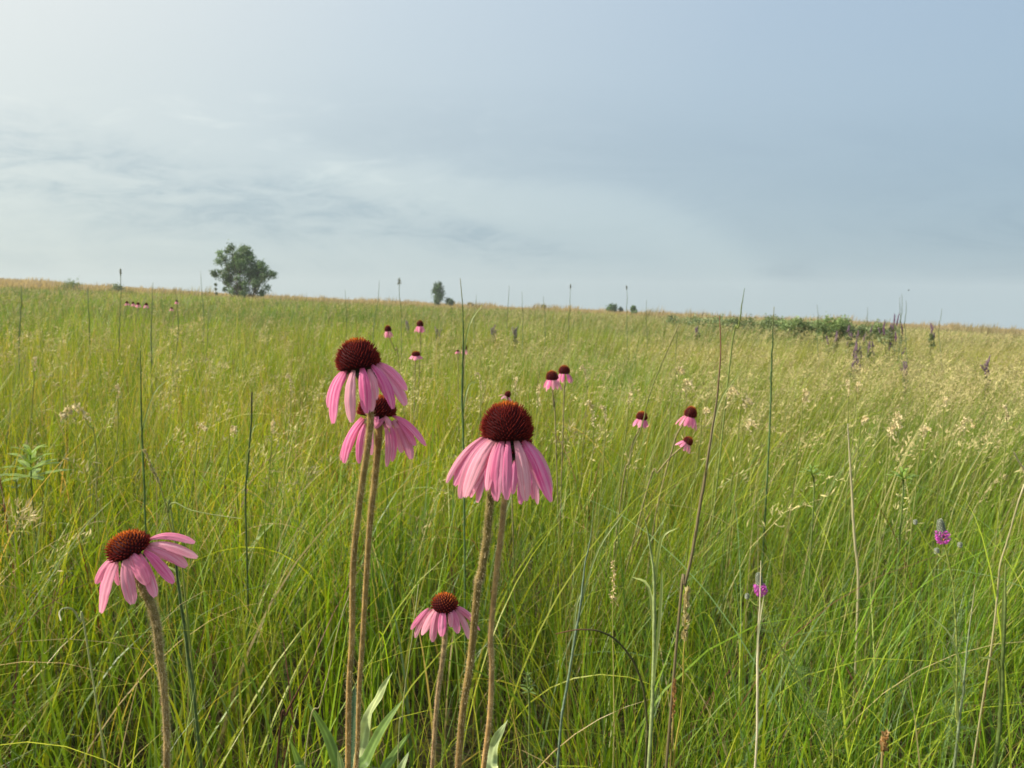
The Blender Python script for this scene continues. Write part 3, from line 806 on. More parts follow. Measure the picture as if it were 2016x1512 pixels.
# ---- coneflowers farther off
def far_cone(label, px, py, wpx, depth, tilt=0.0, fwdtilt=0.0, npet=12, plen=1.35, droop=1.15, seed=0, stem=None, hw=None, parts=True, gap=None, hratio=.85, openp=None):
    r = np.random.default_rng(seed + 300)
    base = P(px, py, depth); Rr = wpx / 2 / F * depth
    rgt = CMn[:3, :3] @ np.array([1.0, 0, 0]); up = np.array([0, 0, 1.0]); fw = np.array([0, 1.0, 0])
    axis = nrm(up + rgt * tilt - fw * fwdtilt)
    Hh = 2 * Rr * hratio
    sp = stem or [(px, py + wpx * 2), (px - 4, py + wpx * 5)]
    pts = [base - axis * Rr * .2] + [P(a_, b_, depth * (1 + .01 * k)) for k, (a_, b_) in enumerate(sp)]
    last = pts[-1]; dl = nrm(pts[-1] - pts[-2])
    hgt_ = last[2] - ground_at(last)
    foot = last + dl / max(.3, -dl[2]) * max(hgt_, .01) * .8; foot = np.array([last[0] * .5 + foot[0] * .5, last[1] + .04, 0]); foot[2] = ground_at(foot) - .01
    th = thing('coneflower', label, 'coneflower', foot, 'pink coneflowers in the meadow')
    g = G(); path = smooth_path(pts + [foot], 30)
    rs = max(.0017, .45 / 1514 * depth)
    hairy_stem(g, path, np.full(30, rs), (.25, .22, .10), (.30, .25, .14), 0, sides=6, seed=seed)
    g.build('stem', M_stem, th, foot, True)
    spine_cone(base, axis, Rr, Hh, 150 if depth < 2.5 else 90, seed, .45 if depth < 3 else .2).build('flower_cone', M_cone, th, foot)
    a = nrm(np.cross(axis, fw)); b = np.cross(axis, a)
    for k in range(npet):
        an = (k + r.uniform(-.25, .25)) / npet * 6.283
        if gap and gap[0] < an < gap[1]: continue
        o = a * math.cos(an) + b * math.sin(an)
        dp = droop + r.uniform(-.15, .15)
        p0 = base + o * Rr * .7 + axis * Rr * .05
        p1 = p0 + (o * math.cos(dp) - axis * math.sin(dp)) * plen * 2 * Rr * r.uniform(.85, 1.1)
        petal_mesh(p0, p1, o + axis * .3, Rr * .62, float(r.random()), .10, 0, 6, 5).build('petal', M_petal, th, foot, True)
    return th

far_cone('distant coneflower with a dark purple cone, leftmost of the far pair above the meadow', 764, 652, 14, 2.95, -.05, 0, 9, 1.0, 1.35, 1, [(768, 668), (778, 690), (785, 712)])
far_cone('far coneflower on an upright stalk just right of the dark-coned far bloom', 827, 642, 14, 2.95, 0, 0, 12, 1.0, 1.1, 2, [(828, 660), (828, 690), (826, 720)])
far_cone('low flat far coneflower with short petals tucked below the upright far bloom', 819, 700, 17, 2.6, 0, .1, 14, .62, .75, 3, [(818, 716), (817, 740)], hratio=.55)
far_cone('ragged dark-topped coneflower just right of the tall thin blade crossing the horizon', 914, 688, 11, 2.9, 0, 0, 6, 1.05, 1.35, 4, [(915, 705), (913, 735)], hratio=1.1)
far_cone('pale pink coneflower past its best, just left of the tall thin blade', 901, 692, 6, 3.0, 0, 0, 8, 1.0, .9, 5, [(901, 705), (902, 730)], hratio=.6)
far_cone('left of two close coneflowers with domed cones in the mid meadow', 1087, 747, 25, 1.75, 0, 0, 11, .88, 1.2, 6, [(1088, 768), (1090, 800), (1093, 830)], hratio=.72)
far_cone('right and higher of two close coneflowers with domed cones in the mid meadow', 1111, 735, 23, 1.80, 0, 0, 9, .88, 1.15, 7, [(1112, 760), (1110, 790)], hratio=.72)
far_cone('lone mid-meadow coneflower on a stem curving down to the left', 1263, 825, 23, 1.75, .12, 0, 11, .75, 1.15, 8, [(1258, 845), (1245, 875), (1238, 910), (1225, 960)], hratio=.68)
far_cone('shaggy coneflower with a tall cone and a grass head across its face', 1358, 820, 25, 1.70, .25, 0, 13, 1.0, 1.15, 9, [(1335, 850), (1322, 890), (1308, 940), (1285, 1050)], hratio=.85)
far_cone('leaning coneflower facing right, directly below the shaggy one', 1352, 872, 20, 1.65, .75, .1, 12, .95, 1.0, 10, [(1338, 884), (1318, 902), (1295, 930), (1275, 960)], hratio=.72)
far_cone('faded twisted pink coneflower just above the largest maroon cone', 998, 780, 13, 1.5, .5, 0, 5, 1.0, .6, 11, [(1000, 800), (1003, 830)], hratio=.9)
for k, (a_, b_, w_, dd_) in enumerate([(250, 597, 5.5, 6.2), (262, 598, 5.0, 6.4), (272, 600, 6.0, 6.0), (288, 601, 6.5, 5.9), (348, 594, 5, 5.5), (338, 608, 4.5, 6.0)]):
    far_cone(['tiny far coneflower, farthest left of the distant pink cluster', 'tiny far coneflower second from the left in the distant pink cluster',
              'tiny far coneflower in the middle of the distant pink cluster', 'tiny far coneflower at the right end of the distant pink cluster',
              'tiny lone coneflower beside a dark upright stalk near the horizon', 'tiny faded coneflower below the lone one near the horizon'][k],
             a_, b_, w_, dd_, 0, 0, 8, 1.1, 1.0, 20 + k)

# ------------------------------------------------------------------ purple prairie clovers
def clover(label, head, hw, depth, stempx, buds, foliage_px, seed):
    r = np.random.default_rng(seed)
    pts = [P(a_, b_, depth) for a_, b_ in stempx]
    foot = np.array([pts[-1][0], pts[-1][1] + .08, 0]); foot[2] = ground_at(foot) - .01
    th = thing('prairie_clover', label, 'wildflower', foot, 'purple prairie clovers at the right')
    g = G(); path = smooth_path(pts + [foot], 50)
    tube(g, path, np.linspace(.0008, .0013, 50), (.22, .26, .06), 6)
    g.build('stem', M_stem, th, foot, True)
    def headcore(top, Rw, Hh, ax):
        g = G(); nn = 150
        nu, nv = 10, 9
        TH, PH = np.meshgrid(np.linspace(.05, 3.05, nv), np.linspace(0, 6.283, nu, endpoint=False), indexing='ij')
        a = nrm(np.cross(ax, [0, 1, .1])); b = np.cross(ax, a)
        f = lambda T_, Q_, k=1.0: top + (Rw * k * np.sin(T_) ** .6 * np.cos(Q_))[..., None] * a + (Rw * k * np.sin(T_) ** .6 * np.sin(Q_))[..., None] * b + (Hh / 2 * k * np.cos(T_))[..., None] * ax
        v = f(TH, PH).reshape(-1, 3); i = np.arange(nv - 1)[:, None] * nu; j = np.arange(nu)[None]; k2 = (j + 1) % nu
        g.add(v, np.stack([i + j, i + nu + j, i + nu + k2, i + k2], -1).reshape(-1, 4), c=(.12, .14, .10))
        k = np.arange(nn) + .5; T_ = np.arccos(1 - 2 * k / nn); Q_ = k * 2.4
        c = f(T_, Q_); o = nrm(c - top) + ax * .4
        s1 = nrm(np.cross(o, ax)) * Rw * .2
        V = np.stack([c - s1, c + ax * Rw * .22 + o * Rw * .1, c + s1, c - ax * Rw * .12 + o * Rw * .12], 1).reshape(-1, 3)
        g.add(V, np.arange(len(V)).reshape(-1, 4), c=np.repeat(np.array([.42, .46, .36]) * r.uniform(.6, 1.3, (nn, 1)), 4, 0))
        return g
    sc = depth / F
    hx, hy = head
    ax = nrm(P(hx - 3, hy - 30, depth) - P(hx, hy, depth))
    headcore(P(hx - 2, hy - 8, depth), hw * .26 * sc, hw * 1.5 * sc, ax).build('flower_head', M_floret, th, foot)
    # ring of magenta florets round the lower half
    g = G(); nf = 520; c0 = P(hx, hy + 4, depth)
    an = r.uniform(0, 6.283, nf); zz = r.uniform(-.50, .38, nf) * hw * sc
    a = nrm(np.cross(ax, [0, 1, .1])); b = np.cross(ax, a)
    o = np.cos(an)[:, None] * a + np.sin(an)[:, None] * b
    c = c0 + zz[:, None] * ax + o * (hw * sc * r.uniform(.24, .50, nf) * np.cos(zz / (hw * sc) * 2.0))[:, None]
    d1 = nrm(o + r.normal(0, .5, (nf, 3))) * hw * sc * .085; d2 = nrm(np.cross(d1, r.normal(0, 1, (nf, 3)))) * hw * sc * .035
    V = np.stack([c - d1, c + d2, c + d1, c - d2], 1).reshape(-1, 3)
    colr = np.array([.74, .15, .66]) * r.uniform(.6, 1.25, (nf, 1)); colr[r.random(nf) < .05] = (.75, .35, .08)
    g.add(V, np.arange(len(V)).reshape(-1, 4), c=np.repeat(colr, 4, 0))
    g.build('florets', M_floret, th, foot)
    for bx, by, bw, jy in buds:
        ctr = P(bx, by, depth * 1.02)
        bud = headcore(ctr, bw / 2 * sc, bw * 1.15 * sc, np.array([0, 0, 1.0])).build('bud', M_floret, th, foot)
        g = G(); jn = path[int(jy * 49)]
        tube(g, smooth_path([ctr, ctr * .5 + jn * .5 + np.array([0, 0, -.006]), jn], 12), .0005, (.24, .28, .07), 5)
        st = g.build('bud_stalk', M_stem, th, foot)
    # feathery leaflets
    g = G()
    for (y0, y1) in foliage_px:
        for k in range(int((y1 - y0) / 3.5)):
            f = r.random(); py_ = y0 + (y1 - y0) * f
            pys = np.array([depth_px(q_)[1] for q_ in path]); i = int(np.argmin(np.abs(pys - py_)))
            j0 = path[i]; an = r.uniform(0, 6.283); o = np.array([math.cos(an), math.sin(an), r.uniform(.1, .6)]); o = nrm(o)
            ln = r.uniform(.012, .026); tipp = j0 + o * ln
            s_ = nrm(np.cross(o, [0, 0, 1.0]))
            for m_ in range(5):
                q0 = j0 + o * ln * (m_ / 5.0)
                for sg in (-1, 1):
                    dq = nrm(o * .8 + s_ * sg) * ln * .42; wq = nrm(np.cross(dq, [0.1, .2, 1])) * .0006
                    g.add([q0, q0 + dq * .5 + wq, q0 + dq, q0 + dq * .5 - wq], [[0, 1, 2, 3]], c=np.array([.14, .22, .05]) * r.uniform(.7, 1.3))
    g.build('foliage', M_leaf, th, foot)
clover('purple prairie clover on a tall feathery stem, magenta ring round a grey-green head', (1855, 1052), 29, .90,
       [(1857, 1068), (1866, 1100), (1876, 1150), (1881, 1210), (1884, 1300), (1882, 1400), (1878, 1512)], [(1844, 1085, 10, .12), (1890, 1073, 9, .13), (1802, 1028, 8, .2)], [(1120, 1510)], 5)
clover('low purple prairie clover crossed by a dry white blade', (1497, 1156), 27, .98,
       [(1500, 1172), (1512, 1210), (1530, 1260), (1560, 1310), (1600, 1390), (1640, 1500)], [(1471, 1174, 9, .1)], [(1190, 1480)], 6)

# leafy forb at the left
def forb(label, px, py, depth, sc_px, bottom, seed, col=(.16, .26, .05), name='leafy_forb', nlev=4, nleaf=5, hgt_px=90):
    r = np.random.default_rng(seed)
    top = P(px, py, depth); low = P(px + r.uniform(-6, 6), bottom, depth * 1.01)
    foot = np.array([low[0], low[1] + .02, 0]); foot[2] = ground_at(foot) - .01
    th = thing(name, label, 'wild plant', foot)
    g = G(); path = smooth_path([top, low, foot], 24); tube(g, path, .0016 * max(1, depth / 2), (.15, .2, .06), 6); g.build('stem', M_stem, th, foot, True)
    for lv in range(nlev):
        j = path[min(23, int(lv * 2.2))]
        for k in range(nleaf):
            an = (k + .5 * (lv % 2)) / nleaf * 6.283 + r.uniform(-.2, .2)
            o = np.array([math.cos(an), math.sin(an), 0])
            ln = sc_px / F * depth * (.65 + .25 * lv) * r.uniform(.85, 1.1); rise = .75 - .22 * lv
            pts3 = [j, j + o * ln * .5 + np.array([0, 0, ln * rise * .62]), j + o * ln + np.array([0, 0, ln * rise * .75])]
            leaf_mesh(pts3, ln * .30, np.array(col) * .85, np.array(col), seed + k + lv * 7, .06, .2, (0, 0, 1), 8).build('leaf', M_leaf, th, foot, True)
    return th
forb('bright green whorled leafy plant rising from the grass at the left edge', 60, 898, 1.75, 50, 1000, 4, (.24, .34, .08))
forb('low grey-green leafy weed tucked beneath the whorled plant at the left', 32, 950, 1.7, 16, 1010, 9, (.14, .20, .10), 'leafy_weed', 3, 4)
forb('small bright weed with narrow leaves between the lowest bloom and the right stems', 1038, 1330, 1.1, 14, 1420, 13, (.13, .20, .05), 'leafy_weed', 4, 4)

forb('small pale green weed among the tan heads left of the bleached blade', 1597, 925, 1.5, 26, 1000, 17, (.20, .30, .07), 'leafy_weed', 3, 4)
forb('pale green narrow-leaved weed between the bleached blade and the upper purple clover', 1776, 932, 1.5, 30, 1010, 19, (.20, .31, .06), 'leafy_weed', 3, 4)
# ------------------------------------------------------------------ single grass stalks one can point to
def stalk(label, pts, depth, w0, w1, col0, col1, name='grass_stalk', head=None, dend=None, group='tall stalks standing above the meadow', leafs=(), cat='grass stalk'):
    """pts from the tip down, px; w0 tip width px, w1 low width px"""
    dend = dend or depth * 1.04
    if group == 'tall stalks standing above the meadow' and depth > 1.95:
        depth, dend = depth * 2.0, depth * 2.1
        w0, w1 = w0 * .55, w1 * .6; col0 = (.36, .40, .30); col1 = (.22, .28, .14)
    m = len(pts)
    p3 = [P(a_, b_, depth + (dend - depth) * k / max(1, m - 1)) for k, (a_, b_) in enumerate(pts)]
    last = p3[-1]; dl = nrm(last - p3[-2]); h = last[2] - ground_at(last)
    foot = np.array([last[0] + dl[0] * h * .4, last[1] + .03, 0]); foot[2] = ground_at(foot) - .01
    th = thing(name, label, cat, foot, group)
    n = 60; path = smooth_path(p3 + [foot], n)
    t = np.linspace(0, 1, n)
    rad = np.interp(t, [0, .5, 1], [w0, w1, w1]) / F * depth / 2
    wg = np.random.default_rng(int(px_seed(label) * 50)); path = path + (np.cumsum(wg.normal(0, 1, (n, 3)), 0) * .00025 * depth * np.sin(t * np.pi)[:, None])
    g = G(); kk = np.clip(t[:, None] * 4, 0, 1); cc = np.array(col0) * (1 - kk) + np.array(col1) * kk
    cc = cc * (1 + .35 * (vnoise(t * 9 + px_seed(label), t * 0) - .5))[:, None]
    tube(g, path, rad, cc, 6)
    g.build('stem', M_straw if col0[0] > .3 else M_stem, th, foot, True)
    if name == 'grass_stalk' and depth < 1.45:
        # joints on the culm and a narrow blade or two springing from them
        rl = np.random.default_rng(int(px_seed(label) * 77) + 5)
        for q0 in (24, 34):
            c0 = path[q0]; sgn = rl.choice([-1, 1]); ln = rl.uniform(.07, .12)
            tip = c0 + np.array([sgn * ln * rl.uniform(.15, .45), rl.uniform(-.02, .03), ln]); mid_ = c0 + (tip - c0) * .5 + np.array([-sgn * .006, 0, .01])
            tip[2] -= ln * rl.uniform(0, .35)
            leaf_mesh([path[q0 + 3], c0, mid_, tip], w1 / F * depth * .95, np.array(col1), np.array((.30, .36, .12)), int(ln * 1e4), .02, .5, (0, -.8, .5), 12).build('blade', M_grass, th, foot, True)
    if head:
        kind, ln_px, wd_px, hc = head
        r = np.random.default_rng(int(px_seed(label) * 1000))
        seglen = ln_px / F * depth; cum = np.concatenate([[0], np.cumsum(np.linalg.norm(np.diff(path, axis=0), axis=1))])
        g = G(); ns = 60 if kind == 'spike' else 70
        u = r.random(ns); q_ = np.stack([np.interp(u * seglen, cum, path[:, i]) for i in range(3)], 1)
        T = nrm(path[0] - path[3])
        wd = wd_px / F * depth / 2
        if kind == 'spike':
            off = nrm(r.normal(0, 1, (ns, 3))) * wd * .55 * (1 - .5 * np.abs(u - .5))[:, None]; dr = nrm(T + nrm(off) * .5 + r.normal(0, .12, (ns, 3)))
            sl, sw = wd * 1.35, wd * .55
        else:
            side = np.sign(np.sin(u * 31 + r.random(ns)))
            off = nrm(r.normal(0, 1, (ns, 3))) * wd * (.15 + .85 * u * r.random(ns))[:, None]; off[:, 2] -= wd * .35 * u
            dr = nrm(T * .4 + nrm(off) * .8 + np.array([.1, 0, -.5]) * u[:, None] + r.normal(0, .25, (ns, 3)))
            sl, sw = max(.0028, wd * .30), max(.0008, wd * .085)
            if kind == 'nod':
                off = r.normal(0, .22, (ns, 3)) * wd * (.5 + u)[:, None]; off[:, 2] -= wd * .55 * (.2 + u) * r.random(ns)
                off[:, 0] += wd * .25 * u; sl, sw = max(.0042, wd * .30), max(.0014, wd * .10)
            # hair-fine branches to the spikelets
            s1 = nrm(np.cross(off, [0, 1, .2])) * .00009 * max(1, depth)
            V = np.stack([q_ - s1, q_ + s1, q_ + off + s1, q_ + off - s1], 1).reshape(-1, 3)
            g.add(V, np.arange(len(V)).reshape(-1, 4), c=np.array(hc) * .8)
        c = q_ + off
        for rot in (0, 1):
            e = nrm(np.cross(dr, r.normal(0, 1, (ns, 3)))) * sw
            V = np.stack([c - dr * sl * .4, c + e, c + dr * sl, c - e], 1).reshape(-1, 3)
            g.add(V, np.arange(len(V)).reshape(-1, 4), c=np.repeat(np.array(hc) * r.uniform(.7, 1.25, (ns, 1)), 4, 0))
        g.build('seed_head', M_straw, th, foot)
    for k, (lp, lw, lc) in enumerate(leafs):
        leaf_mesh([P(a_, b_, c_) for a_, b_, c_ in lp], lw / F * depth, lc, lc, k, .02, .3, (0, -.8, .5), 14).build('blade', M_grass, th, foot, True)
    return th
def px_seed(s): return (sum(ord(ch) * (i + 3) for i, ch in enumerate(s)) % 997) / 10.0

GRY = (.30, .28, .15); GB = (.26, .32, .13); RED = (.34, .14, .10); DK = (.20, .25, .075); CRM = (.72, .66, .48)
stalk('tallest grey-green grass stalk bowing across the mid meadow with a reddish tip', [(1417, 622), (1418, 700), (1409, 790), (1392, 890), (1378, 970), (1362, 1070), (1345, 1150), (1335, 1215)], .78, 1.5, 6.2, RED, (.22, .18, .10), dend=.84)
stalk('grey-green stalk with a dark tip, left of the small open seed panicle', [(1170, 978), (1163, 1060), (1150, 1120), (1140, 1210), (1125, 1290), (1110, 1380), (1100, 1470)], .92, 1.2, 5.2, DK, (.16, .22, .15))
stalk('thick grey-green grass stalk with a long hair-thin curved tip', [(1264, 1002), (1276, 1050), (1288, 1120), (1290, 1200), (1286, 1330), (1277, 1512)], .84, 1, 7.5, DK, GB, leafs=[([(1286, 1350, .84), (1297, 1240, .84), (1302, 1160, .84), (1303, 1120, .84)], 7, GB)])
stalk('long thin blade rising far above the horizon behind the tallest pink bloom', [(906, 548), (910, 600), (912, 680), (912, 760), (914, 900), (915, 1000)], 1.35, 1.2, 4.5, GRY, (.10, .16, .06))
stalk('upright dark green spike stalk left of the arching seed head', [(276, 690), (278, 760), (281, 850), (284, 960), (290, 1100)], 1.25, 1.8, 3.6, DK, (.09, .15, .05))
stalk('dark stalk passing behind the right petals of the left bloom', [(346, 1105), (352, 1160), (362, 1230), (372, 1310), (384, 1400)], .92, 4, 6, (.09, .11, .07), (.09, .13, .05))
stalk('short dark brown-tipped stalk between the left bloom and the tallest bloom', [(496, 772), (494, 840), (490, 920), (488, 1010)], 1.4, 3.5, 4, (.10, .09, .06), (.09, .13, .05))
stalk('dark upright stalk with a tip touching the pink speck near the far shrub', [(412, 604), (408, 660), (404, 720), (398, 790)], 2.2, 1.5, 3.5, DK, DK)
stalk('stalk with a small swollen tip above the left skyline', [(237, 530), (238, 580), (235, 660), (234, 720)], 2.3, 2.2, 3.0, GRY, DK, head=('spike', 14, 3.2, (.36, .37, .27)))
stalk('faint upright stalk near the far left corner of the skyline', [(42, 562), (42, 610), (40, 680)], 2.3, 2.5, 4.5, GRY, DK)
stalk('upright blurred stalk between the left corner and the swollen-tipped one', [(173, 566), (175, 620), (176, 690)], 2.5, 2, 4, GRY, DK)
stalk('stout tapering stalk crossing the skyline right of the swollen-tipped one', [(301, 556), (299, 610), (297, 680), (300, 740)], 2.0, 1.2, 5.0, GRY, DK)
stalk('dark slim stalk beside the lone tiny pink bloom near the horizon', [(349, 583), (347, 630), (345, 690)], 2.4, 1.5, 4.0, DK, DK)
stalk('hair-thin stalk just left of the rounded far shrub', [(395, 534), (398, 575), (401, 640)], 2.6, .8, 2.2, GRY, DK)
stalk('leaning thin stalk on the skyline left of the narrow far tree', [(747, 552), (744, 590), (735, 640), (730, 700)], 2.0, 1, 3, GRY, DK)
stalk('forked-tipped thin stalk on the skyline left of the narrow far tree', [(786, 548), (787, 590), (788, 650)], 2.3, 2, 2.5, GRY, DK, head=('open', 12, 12, (.24, .26, .2)))
for k, (a_, b_, e_, lab) in enumerate([(681, 570, 640, 'very faint stalk on the skyline behind the tallest bloom'), (938, 580, 640, 'hair-thin stalk just right of the long blade above the horizon'),
        (1001, 562, 640, 'pale stalk standing above the skyline over the largest bloom'), (1029, 575, 650, 'thinner pale stalk right of the one over the largest bloom'),
        (1070, 583, 640, 'short stalk beside the tiny dark bush on the skyline'), (1122, 560, 650, 'pale stalk with a blunt tip between the tiny bush and the paired bushes'),
        (1235, 563, 640, 'stalk with a hooked tip rising above the paired small bushes'), (1273, 590, 650, 'faint stalk right of the paired small bushes'),
        (1330, 612, 700, 'faint upright stalk at the left end of the green hedge row'), (1610, 600, 660, 'faint stalk above the green hedge row'),
        (1708, 605, 660, 'faint stalk at the right end of the green hedge row'), (1770, 585, 660, 'left of three fine stalks over the purple spikes'),
        (1777, 578, 660, 'middle one of three fine stalks over the purple spikes'), (1784, 592, 660, 'right one of three fine stalks over the purple spikes'),
        (1853, 608, 670, 'lone faint stalk right of the purple spikes')]):
    stalk(lab, [(a_ + (k % 3 - 1) * 1.5, b_), (a_, (b_ + e_) / 2), (a_ - 1, e_)], 2.6 + .25 * (k % 4), 1.0, 2.2, GRY, DK, head=('spike', 10, 2.6, (.36, .37, .3)) if k in (5, 6) else None)
stalk('blade-like stalk leaning right across the skyline left of the hedge row', [(1466, 567), (1460, 600), (1450, 640), (1436, 700)], 1.9, .8, 3.4, (.12, .19, .08), DK)
stalk('upright green stalk in the meadow right of the tallest grey stalk', [(1524, 604), (1521, 660), (1519, 740), (1514, 840)], 1.7, 1.2, 4, GRY, (.10, .16, .06))
stalk('straight straw-coloured stalk slanting up to the right beyond the paired blooms', [(1336, 640), (1310, 700), (1280, 780), (1262, 850), (1235, 940)], 1.6, 2.5, 2.4, (.34, .32, .14), (.24, .26, .09))
stalk('bleached upright dead blade in the right mid meadow', [(1669, 834), (1671, 880), (1675, 960), (1681, 1060), (1690, 1170)], 1.35, 2.0, 5, CRM, (.50, .46, .28), cat='dry blade', name='dry_blade', group='dry blades and stalks')
stalk('cream dry blade standing up in front of the low purple clover', [(1498, 1104), (1495, 1180), (1490, 1260), (1487, 1380), (1484, 1512)], .84, 1.2, 4.5, CRM, CRM, name='dry_blade', cat='dry blade', group='dry blades and stalks', leafs=[([(1489, 1290, .84), (1494, 1230, .84), (1504, 1170, .84)], 4, CRM)])
stalk('long pale stalk slanting up out of the right edge', [(2040, 905), (2010, 970), (1988, 1040), (1965, 1110), (1958, 1180), (1940, 1330)], .90, 3.4, 3.6, CRM, (.45, .42, .22), name='dry_blade', cat='dry blade', group='dry blades and stalks')
stalk('silvery folded seed spike poking in at the right edge', [(1996, 890), (2008, 910), (2022, 930), (2040, 1000)], .95, 2.5, 4, CRM, CRM, name='dry_blade', cat='dry blade', group='dry blades and stalks')
stalk('dark olive stem standing at the lower right edge', [(1980, 1110), (1978, 1180), (1972, 1290), (1962, 1400), (1952, 1512)], .86, 2.5, 8, DK, (.10, .14, .04))
stalk('slim grey-green stem just left of the dark olive one', [(1920, 1150), (1908, 1240), (1896, 1350), (1886, 1440), (1878, 1512)], .82, 1.5, 5, GRY, (.2, .25, .14))
stalk('reddish arching blade bending over between the lowest bloom and the thick stalk', [(1094, 1248), (1140, 1240), (1190, 1248), (1235, 1288), (1262, 1350), (1272, 1430), (1270, 1512)], .86, 1.5, 5, RED, (.10, .10, .04), name='red_blade', cat='grass blade', group='reddish blades near the front')
stalk('maroon blade curving up left of the tall hairy stems', [(622, 1296), (604, 1325), (582, 1362), (563, 1405), (548, 1460)], .82, 1.2, 5, (.13, .03, .02), (.10, .05, .03), name='red_blade', cat='grass blade', group='reddish blades near the front')
stalk('small open seed panicle on a hair-thin straw stem', [(1206, 1104), (1208, 1150), (1207, 1230), (1209, 1320), (1208, 1420), (1206, 1512)], .90, 1.0, 2.2, (.48, .38, .18), (.42, .38, .14), head=('open', 85, 26, (.78, .64, .38)), cat='seed head', name='seeding_stalk', group='seed heads at the front')
stalk('tan-green seed spike above a yellow stem right of the thick stalk', [(1354, 1160), (1350, 1210), (1346, 1290), (1338, 1400), (1322, 1512)], .86, 1.0, 3.6, (.5, .44, .2), (.45, .38, .08), head=('spike', 115, 15, (.66, .58, .32)), cat='seed head', name='seeding_stalk', group='seed heads at the front')
stalk('short orange-brown seed spike beside the yellow stem', [(1329, 1338), (1326, 1400), (1322, 1460), (1318, 1512)], .84, 2, 3, (.42, .24, .09), (.40, .30, .1), head=('spike', 90, 9, (.48, .27, .11)), cat='seed head', name='seeding_stalk', group='seed heads at the front')
stalk('fat brown seed spike rising from the bottom edge at the right', [(1744, 1440), (1740, 1480), (1736, 1530)], .76, 4, 5, (.42, .28, .12), (.40, .32, .14), head=('spike', 90, 15, (.55, .36, .17)), cat='seed head', name='seeding_stalk', group='seed heads at the front')
stalk('narrow straw seed spike arching above the left bloom', [(284, 886), (297, 915), (312, 945), (326, 985), (338, 1030), (352, 1085), (362, 1150)], 1.0, 1.2, 3.2, (.50, .45, .2), (.30, .32, .1), head=('spike', 75, 8, (.60, .54, .30)), cat='seed head', name='seeding_stalk', group='seed heads at the front')
stalk('long bleached blade arching right from the straw seed spike', [(476, 1021), (420, 1014), (375, 1005), (345, 992), (335, 1010), (345, 1060)], .99, 1, 3.2, (.5, .5, .25), (.30, .36, .12), name='dry_blade', cat='dry blade', group='dry blades and stalks')
stalk('silver hooked dry blade left of the left bloom', [(120, 1222), (117, 1205), (126, 1196), (142, 1200), (160, 1222), (172, 1260)], .95, 3.0, 3.6, CRM, (.44, .46, .24), name='dry_blade', cat='dry blade', group='dry blades and stalks')
stalk('thin cream stem running up beside the tall hairy stems', [(690, 1165), (672, 1215), (650, 1300), (628, 1390), (600, 1490)], .74, 1.2, 2.6, CRM, (.5, .46, .25), name='dry_blade', cat='dry blade', group='dry blades and stalks')
stalk('thin cream stem running up just left of the lowest bloom', [(824, 1150), (812, 1240), (798, 1340), (790, 1420), (784, 1490)], .72, 1.2, 2.4, CRM, (.42, .42, .2), name='dry_blade', cat='dry blade', group='dry blades and stalks')
# nodding panicles of the mid meadow, each where it shows in the photograph
NOD = [(152, 796, 1.5, 60, 44, 70, 'bushy nodding seed head above the whorled leafy plant'), (395, 838, 1.5, 22, 20, -20, 'little curled seed head right of the dark green spike stalk'),
       (457, 843, 1.45, 26, 22, -15, 'cream seed head with drooping spikelets left of the dark brown-tipped stalk'), (538, 832, 1.5, 34, 16, 0, 'upright sparse seed head left of the crumple-petalled bloom'),
       (566, 740, 1.9, 48, 15, 6, 'tall slim seed head left of the tallest bloom'), (1060, 760, 1.8, 50, 18, -8, 'long drooping seed head left of the paired coneflowers'),
       (1160, 792, 1.6, 56, 22, 14, 'shaggy seed head below and right of the paired coneflowers'), (1148, 722, 2.0, 44, 16, 12, 'bowed seed head next to the faint violet speck'),
       (1335, 725, 2.0, 30, 22, -24, 'pale hooked seed head left of the tallest grey stalk, highest of its patch'), (1352, 750, 1.9, 34, 28, -20, 'cream fanned seed head above the shaggy coneflower'),
       (1440, 765, 1.8, 36, 26, -26, 'tan nodding head just right of the tallest grey stalk'), (1468, 785, 1.8, 36, 26, -26, 'tan nodding head second from the tallest grey stalk'),
       (1585, 770, 1.8, 40, 26, -16, 'pale feathery head half way between the grey stalk and the bleached blade'), (1668, 750, 1.9, 40, 14, 4, 'upright cream spike head above the bleached dead blade'),
       (1690, 755, 1.9, 34, 14, -10, 'smaller slanting head beside the upright cream spike head'), (1700, 822, 1.5, 26, 14, -16, 'short head just right of the bleached blade tip'),
       (1762, 832, 1.6, 40, 30, -24, 'bushy tan head between the bleached blade and the right edge'), (1765, 815, 1.7, 34, 24, -20, 'paler head topmost over the bushy tan head'),
       (1822, 840, 1.6, 30, 18, -18, 'curling cream head below the forked tan heads'), (1900, 826, 1.5, 46, 20, -40, 'long horizontal cream head near the right edge'),
       (1862, 785, 1.8, 28, 16, -4, 'small bright head left of the right-edge heads'), (1978, 800, 1.6, 44, 12, 6, 'tan slanting head by the right edge'),
       (1185, 800, 1.7, 40, 16, 10, 'thin seed head between the shaggy seed head and the lone coneflower'), (1475, 830, 1.55, 30, 18, -30, 'low nodding head beneath the tan pair beside the grey stalk'),
       (1388, 805, 1.6, 24, 18, -18, 'small nodding head between the shaggy coneflower and the grey stalk'), (1240, 775, 1.9, 30, 16, -8, 'faint nodding head above the lone coneflower'),
       (1015, 745, 2.0, 44, 18, -8, 'pale curled head just above and right of the largest cone'), (940, 735, 2.1, 44, 16, 10, 'slanting pale head above the left petals of the largest bloom'),
       (68, 705, 2.0, 40, 14, -4, 'sparse head near the upper left edge of the meadow'), (230, 760, 1.8, 36, 14, 4, 'sparse upright head left of the dark green spike stalk')]
